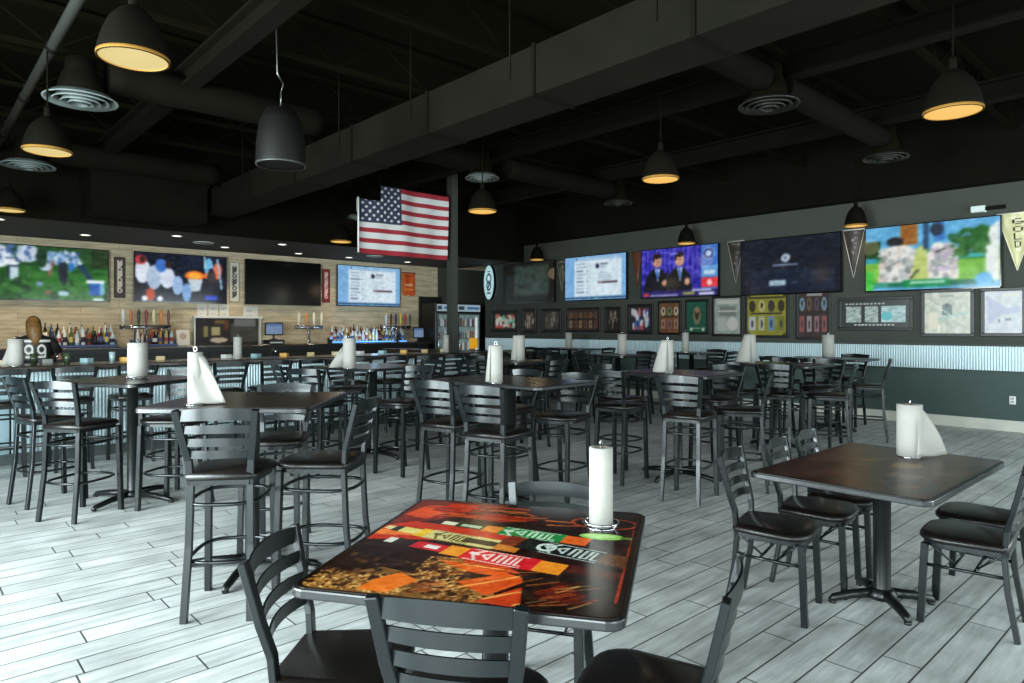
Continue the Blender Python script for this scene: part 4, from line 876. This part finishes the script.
bot(.02,.59,.6,.465,.048,[(0,.1,(226,205,140),.4),(.06,.16,(40,40,30),.6),(.12,.26,(232,214,120),.6),(.26,.38,(240,190,50),.9),(.34,.84,(216,200,128),1),(.6,.84,(44,40,24),.5),(.84,1,(206,120,40),.9)],(.38,.66,(90,84,40)))
bot(.09,.455,.79,.305,.052,[(0,.06,(225,220,200),.5),(.05,.18,(36,30,26),.62),(.17,.36,(206,34,44),.62),(.24,.32,(235,225,215),.3),(.36,.5,(240,150,40),.85),(.47,.86,(214,30,40),1),(.86,1,(240,140,36),.9)],(.5,.8,(245,225,215)))
bot(.52,.55,1.0,.41,.058,[(0,.14,(120,44,22),.9),(.14,.78,(24,28,26),1),(.78,1,(96,58,30),.85)],(.34,.78,(205,215,205)))
c.ring(.69,.5,.03,.032,.25,(205,215,205)); c.ell(.87,.66,.085,.035,(150,205,96)); c.ell(.86,.665,.06,.02,(190,226,140)); c.line(.95,.66,1,.66,.012,(90,120,40))
c.noise(50, 12); c.noise(110, 9)
c.rect(0,0,.012,1,B); c.rect(.985,0,1,1,B); c.rect(0,.985,1,1,B)
def tab_fn(w, d, r, z):
    # u across (towards -local y), v in depth (local x); keep the grid inside the rounded outline
    def f(u, v):
        X = (v-.5)*w; lim = d/2; e = abs(X)-(w/2-r)
        if e > 0: lim = d/2-r+math.sqrt(max(0, r*r-e*e))
        return (X, (.5-u)*2*lim, z)
    return f
picture('printed_surface', c, M_art, t, tab_fn(TU-.03, TV-.03, .045, .7612))
# --- brown dining table at right
t = make_table(4.02, 1.375, 1.36, .86, 0, .76, 'brown printed dining table at right with a towel roll', .28, name='x')
c = Cv(150, 110, (60,34,22)); c.noise(7, 18); c.noise(16, 12)
for k in range(34):
    x, y = rng.rand(), rng.rand(); c.poly([(x,y),(x+.1*rng.rand()+.05,y+.02),(x+.12*rng.rand()+.03,y+.14*rng.rand()),(x-.02,y+.1*rng.rand())], [(96,50,28),(130,96,46),(36,20,14),(84,34,22),(110,84,60)][rng.randint(5)], .55)
c.poly([(.55,.5),(.7,.52),(.68,.64),(.52,.62)],(140,110,40),.7); c.rect(.62,.3,.8,.4,(120,104,86),.6); c.ring(.82,.2,.12,.1,.12,(40,70,60),.8); c.blur(1); c.rect(0,0,.012,1,B); c.rect(.988,0,1,1,B); c.rect(0,0,1,.015,B); c.rect(0,.985,1,1,B)
picture('printed_surface', c, M_art2, t, tab_fn(1.33, .83, .04, .7612))

# ------------------------------------------------------------------ paper towel rolls and holders
def towel(x, y, z, r, h, label, hl, sheet=None, wide=False, hole=.018):
    W = r+.022
    a = rng.rand()*6
    t = thing('towel_holder', hl, 'holder', (x, y, z), a, 'chrome towel roll holders')
    MB().lathe([(.0,.0),(.062,.0),(.062,.005),(.0,.007)], n=24, caps=False).build('base_plate', M_chrome, t)
    if wide:
        MB().tube([(W*cos(q*pi/14), W*sin(q*pi/14), .02) for q in range(28)], .0035, 6, True).build('wire_ring', M_chrome, t)
        for q in range(4): MB().tube([(.05*cos(q*pi/2), .05*sin(q*pi/2), .004), (W*.8*cos(q*pi/2), W*.8*sin(q*pi/2), .005), (W*cos(q*pi/2), W*sin(q*pi/2), .02)], .003, 6).build('spoke', M_chrome, t)
    MB().tube([(0,0,.005),(0,0,h+.014)], .005, 8).build('rod', M_chrome, t)
    MB().tube([(.0+.012*sin(q*pi/9), 0, h+.026-.012*cos(q*pi/9)) for q in range(18)], .0032, 6, True).build('loop', M_chrome, t)
    t = thing('paper_towel_roll', label, 'towel roll', (x, y, z+.008), 0, 'white paper towel rolls on tables')
    MB().lathe([(hole,0),(r,0),(r*1.005,h*.3),(r*.995,h*.7),(r,h),(hole,h),(hole,0)], n=36, caps=False).build('roll', M_paper, t)
    MB().lathe([(hole-.001,h+.001),(hole-.003,h+.001),(hole-.003,0),(hole-.001,0)], n=20, caps=False).build('cardboard_core', mat('cardboard', (150,120,85), .8), t)
    if sheet:
        az, spread, drop, kind = sheet; az = R(az); vs = []; nu, nv = 10, 10
        for j in range(nv+1):
            v = j/nv
            for i in range(nu+1):
                u = i/nu
                if kind == 'tail':   # triangular tail leaving the roll tangentially, wide at the bottom
                    reach = spread*(1-v)**.8*u; th = az-.9*(1-u)*(1 if v < 1 else 1); rr = r+.002+reach
                    px = cos(az)*reach+cos(az-pi/2*(1-u*.0))*(r+.002)*(1-u)+cos(az)*r*u; py = sin(az)*reach+sin(az-pi/2)*(r+.002)*(1-u)+sin(az)*r*u
                    zz = h*(v*(drop)+.0)+.003*sin(u*7); k = .012*sin(u*6+v*4); vs.append((px+k*sin(az), py-k*cos(az), zz*(1-.0*u)+.002))
                else:                # wrap: loose outer sheet flaring outwards at the bottom
                    th = az+(u-.5)*2.6; rr = r+.003+spread*(1-v)*max(0, cos((u-.5)*2.6))**.7; vs.append((cos(th)*rr, sin(th)*rr, .004+v*h*.985))
        fs = [(j*(nu+1)+i, j*(nu+1)+i+1, (j+1)*(nu+1)+i+1, (j+1)*(nu+1)+i) for j in range(nv) for i in range(nu)]
        o = MB().add(vs, fs, True).build('loose_sheet', M_paper, t); so = o.modifiers.new('s', 'SOLIDIFY'); so.thickness = .0015
RV = -42.4  # direction that reads as "to the right" from the dining floor
TW = [
 (1.99,1.675,.761,.045,.295,'slim towel roll standing on the red printed table',None,True),
 (1.30,4.18,H,.042,.30,'towel roll with a sheet trailing to the right on the left square table',(RV,.135,.95,'tail'),False),
 (1.6,6.72,H,.082,.31,'wide upright towel roll on the far left table',None,True),
 (3.62,4.16,H,.056,.30,'towel roll with a slightly flared sheet on the middle table',(RV+150,.03,1,'wrap'),False),
 (3.72,6.75,H,.07,.33,'towel roll with a sheet spreading left on the table below the flag',(RV+180,.16,.7,'tail'),False),
 (5.72,3.95,H,.06,.32,'cone-shaped towel roll with its sheet flaring left at right of centre',(RV+180,.09,1,'wrap'),False),
 (4.42,1.36,.761,.068,.30,'towel roll with a big sheet fanning right on the brown dining table',(RV,.16,.93,'tail'),False),
 (8.16,4.37,H,.07,.36,'towel roll with its sheet flaring left below the yellow-green frame',(RV+180,.11,1,'wrap'),False),
 (10.45,4.33,H,.085,.34,'plain towel roll on the rightmost high table',None,False),
 (6.33,6.79,H,.08,.34,'towel roll on the middle distance table right of the column',(RV+170,.03,1,'wrap'),False),
 (11.1,10.28,H,.075,.34,'small far towel roll on the farthest table',None,False),
 (9.08,7.18,H,.075,.34,'towel roll on the back centre table',None,False),
 (10.7,7.0,H,.06,.36,'towel roll on the small table by the right wall, just behind the cone-shaped one',None,False),
 (.98,9.2,1.1,.075,.29,'towel roll with a crumpled sheet at the left end of the bar counter',(RV+180,.1,.75,'tail'),False),
 (3.42,9.25,1.1,.055,.29,'thin leaning-looking towel roll on the bar counter behind the left square table',(RV+160,.04,.6,'tail'),False),
 (7.0,9.35,1.1,.05,.29,'towel roll on the bar counter beside the column',None,False),
]
for x, y, z, r, h, l, s, wd in TW: towel(x, y, z, r, h, l, 'chrome holder, '+l.replace('a sheet trailing to the right','trailing sheet').replace(', just behind the cone-shaped one','').replace('a crumpled sheet','crumpled sheet').split(' on ')[0].replace('towel roll','roll')+(' on '+l.split(' on ',1)[1] if ' on ' in l else ''), s, wd)
# small items along the inner edge of the bar counter
for k, x in enumerate(np.arange(.9, 7.3, .42)):
    cc = [(205,190,150),(200,200,195),(150,185,190),(210,160,80),(170,150,110)][k % 5]; nm = ['tan','white','pale blue','orange','brown'][k % 5]
    t = thing('coaster_stack', '%s coaster stack, number %s along the inner edge of the bar' % (nm, ORD[k % 12] if k < 12 else 'past twelve, '+ORD[k-12]), 'coasters', (float(x), 9.68, 1.1), .3*k, 'coaster stacks on the bar')
    MB().prism(rrect(.11, .11, .015, 3), 0, .05).build('stack', mat('coaster_%d' % (k % 5), cc, .7), t); MB().prism(rrect(.07, .07, .01, 3), .05, .052).build('print', mat('coaster_print', (60,50,40), .6), t)
# pint glasses by the bartender
for k, x in enumerate((1.19, 1.52, 2.0)):
    t = thing('pint_glass', ('green-tinted glass standing left of the bartender','green-tinted glass in front of the bartender','clear glass right of the bartender')[k], 'glass', (x, 9.6, 1.1))
    MB().lathe([(.028,0),(.038,.12),(.035,.12),(.026,.01)], n=18).build('tumbler', mat('green_glass' if k < 2 else 'clear_glass', (70,84,60) if k < 2 else (150,170,175), .1, 0, .6, .3), t)

# ------------------------------------------------------------------ lights
def area(name, loc, rot, sx, sy, e, col, spread=180):
    l = bpy.data.lights.new(name, 'AREA'); l.shape = 'RECTANGLE'; l.size = sx; l.size_y = sy; l.energy = e; l.color = col; l.spread = R(spread)
    o = bpy.data.objects.new(name, l); C.objects.link(o); o.location = loc; o.rotation_euler = tuple(R(q) for q in rot); return o
DAY = (.86, 1.0, 1.03)
area('daylight_west_near', (XL-.25, -.4, 1.7), (0,-90,0), 2.8, 4.0, 680, DAY)
area('daylight_west_far', (XL-.25, 4.5, 1.7), (0,-90,0), 2.8, 4.2, 1350, DAY)
area('daylight_south_a', (.4, YS-.25, 1.7), (90,0,0), 5.2, 2.8, 290, DAY)
area('daylight_south_b', (5.7, YS-.25, 1.7), (90,0,0), 3.8, 2.8, 230, DAY)
area('daylight_south_c', (9.9, YS-.25, 1.7), (90,0,0), 3.4, 2.8, 330, DAY)
def spot(x, y, z, e, col, ang=100, blend=.8):
    l = bpy.data.lights.new('downlight_beam', 'SPOT'); l.energy = e; l.color = col; l.spot_size = R(ang); l.spot_blend = blend; l.shadow_soft_size = .06
    o = bpy.data.objects.new('downlight_beam', l); C.objects.link(o); o.location = (x, y, z)
WARM = (1, .8, .55)
DL = [(1.2,13.4),(2.6,14.6),(3.9,13.6),(5.2,14.8),(6.9,14.9),(5.9,13.5),(8.2,14.9),(9.9,14.9),(1.0,14.7),(7.9,13.5)]
for k, (x, y) in enumerate(DL):
    t = thing('recessed_downlight', '%s small white recessed downlight in the bar soffit' % ORD[k], 'light fixture', (x, y, 3.25), group='recessed downlights in the bar soffit')
    MB().lathe([(.1,-.008),(.1,0),(.075,0),(.075,-.008)], n=20, caps=False).build('trim_ring', M_white, t); MB().lathe([(.076,-.004),(.002,-.004)], n=20, caps=False).build('lens', M_down, t)
    if y > 14: spot(x, y, 3.22, 85 if x < 6 else (40 if x < 9 else 14), WARM, 120)
for x, y, l in ((1.0,14.2,'round white soffit vent at far left above the football television'),(4.6,14.3,'round white soffit vent above the basketball television'),(8.5,14.2,'round white soffit vent above the list television')):
    t = thing('soffit_vent', l, 'vent', (x, y, 3.25)); MB().lathe([(.2,-.01),(.2,0),(.16,0),(.16,-.01)], n=24, caps=False).build('rim', M_white, t); MB().lathe([(.14,-.012),(.06,-.02),(.002,-.02)], n=24, caps=False).build('disc', MATS['vent_light'], t)
def point(x, y, z, e, col, r=.15):
    l = bpy.data.lights.new('pendant_and_shelf_point', 'POINT'); l.energy = e; l.color = col; l.shadow_soft_size = r
    o = bpy.data.objects.new('pendant_and_shelf_point', l); C.objects.link(o); o.location = (x, y, z)
for x, y, l, f in LP: point(x, y, 2.9, 4, (1,.75,.42))
point(9.05, 15.12, 1.32, 4, (.3,.6,1), .1); point(8.4, 15.12, 1.32, 3, (.3,.6,1), .1)  # blue points added by the shelf to strengthen its LED glow
w = bpy.data.worlds.new('world'); bpy.context.scene.world = w; w.use_nodes = True
w.node_tree.nodes['Background'].inputs['Color'].default_value = (.75,.88,.95,1); w.node_tree.nodes['Background'].inputs['Strength'].default_value = .9

# ------------------------------------------------------------------ camera
cam = bpy.data.cameras.new('camera'); co = bpy.data.objects.new('camera', cam); C.objects.link(co)
cam.sensor_width = 36; cam.lens = 675/1024*36; cam.shift_y = -13.5/1024; cam.clip_start = .05
co.location = (0,0,1.52); co.rotation_euler = (R(90), 0, R(47.6-90)); bpy.context.scene.camera = co
sc = bpy.context.scene; sc.view_settings.view_transform = 'Standard'; sc.view_settings.look = 'None'; sc.view_settings.exposure = 0; sc.view_settings.gamma = 1
sc.cycles.max_bounces = 8; sc.cycles.diffuse_bounces = 4; sc.cycles.sample_clamp_indirect = 4; sc.cycles.use_denoising = True
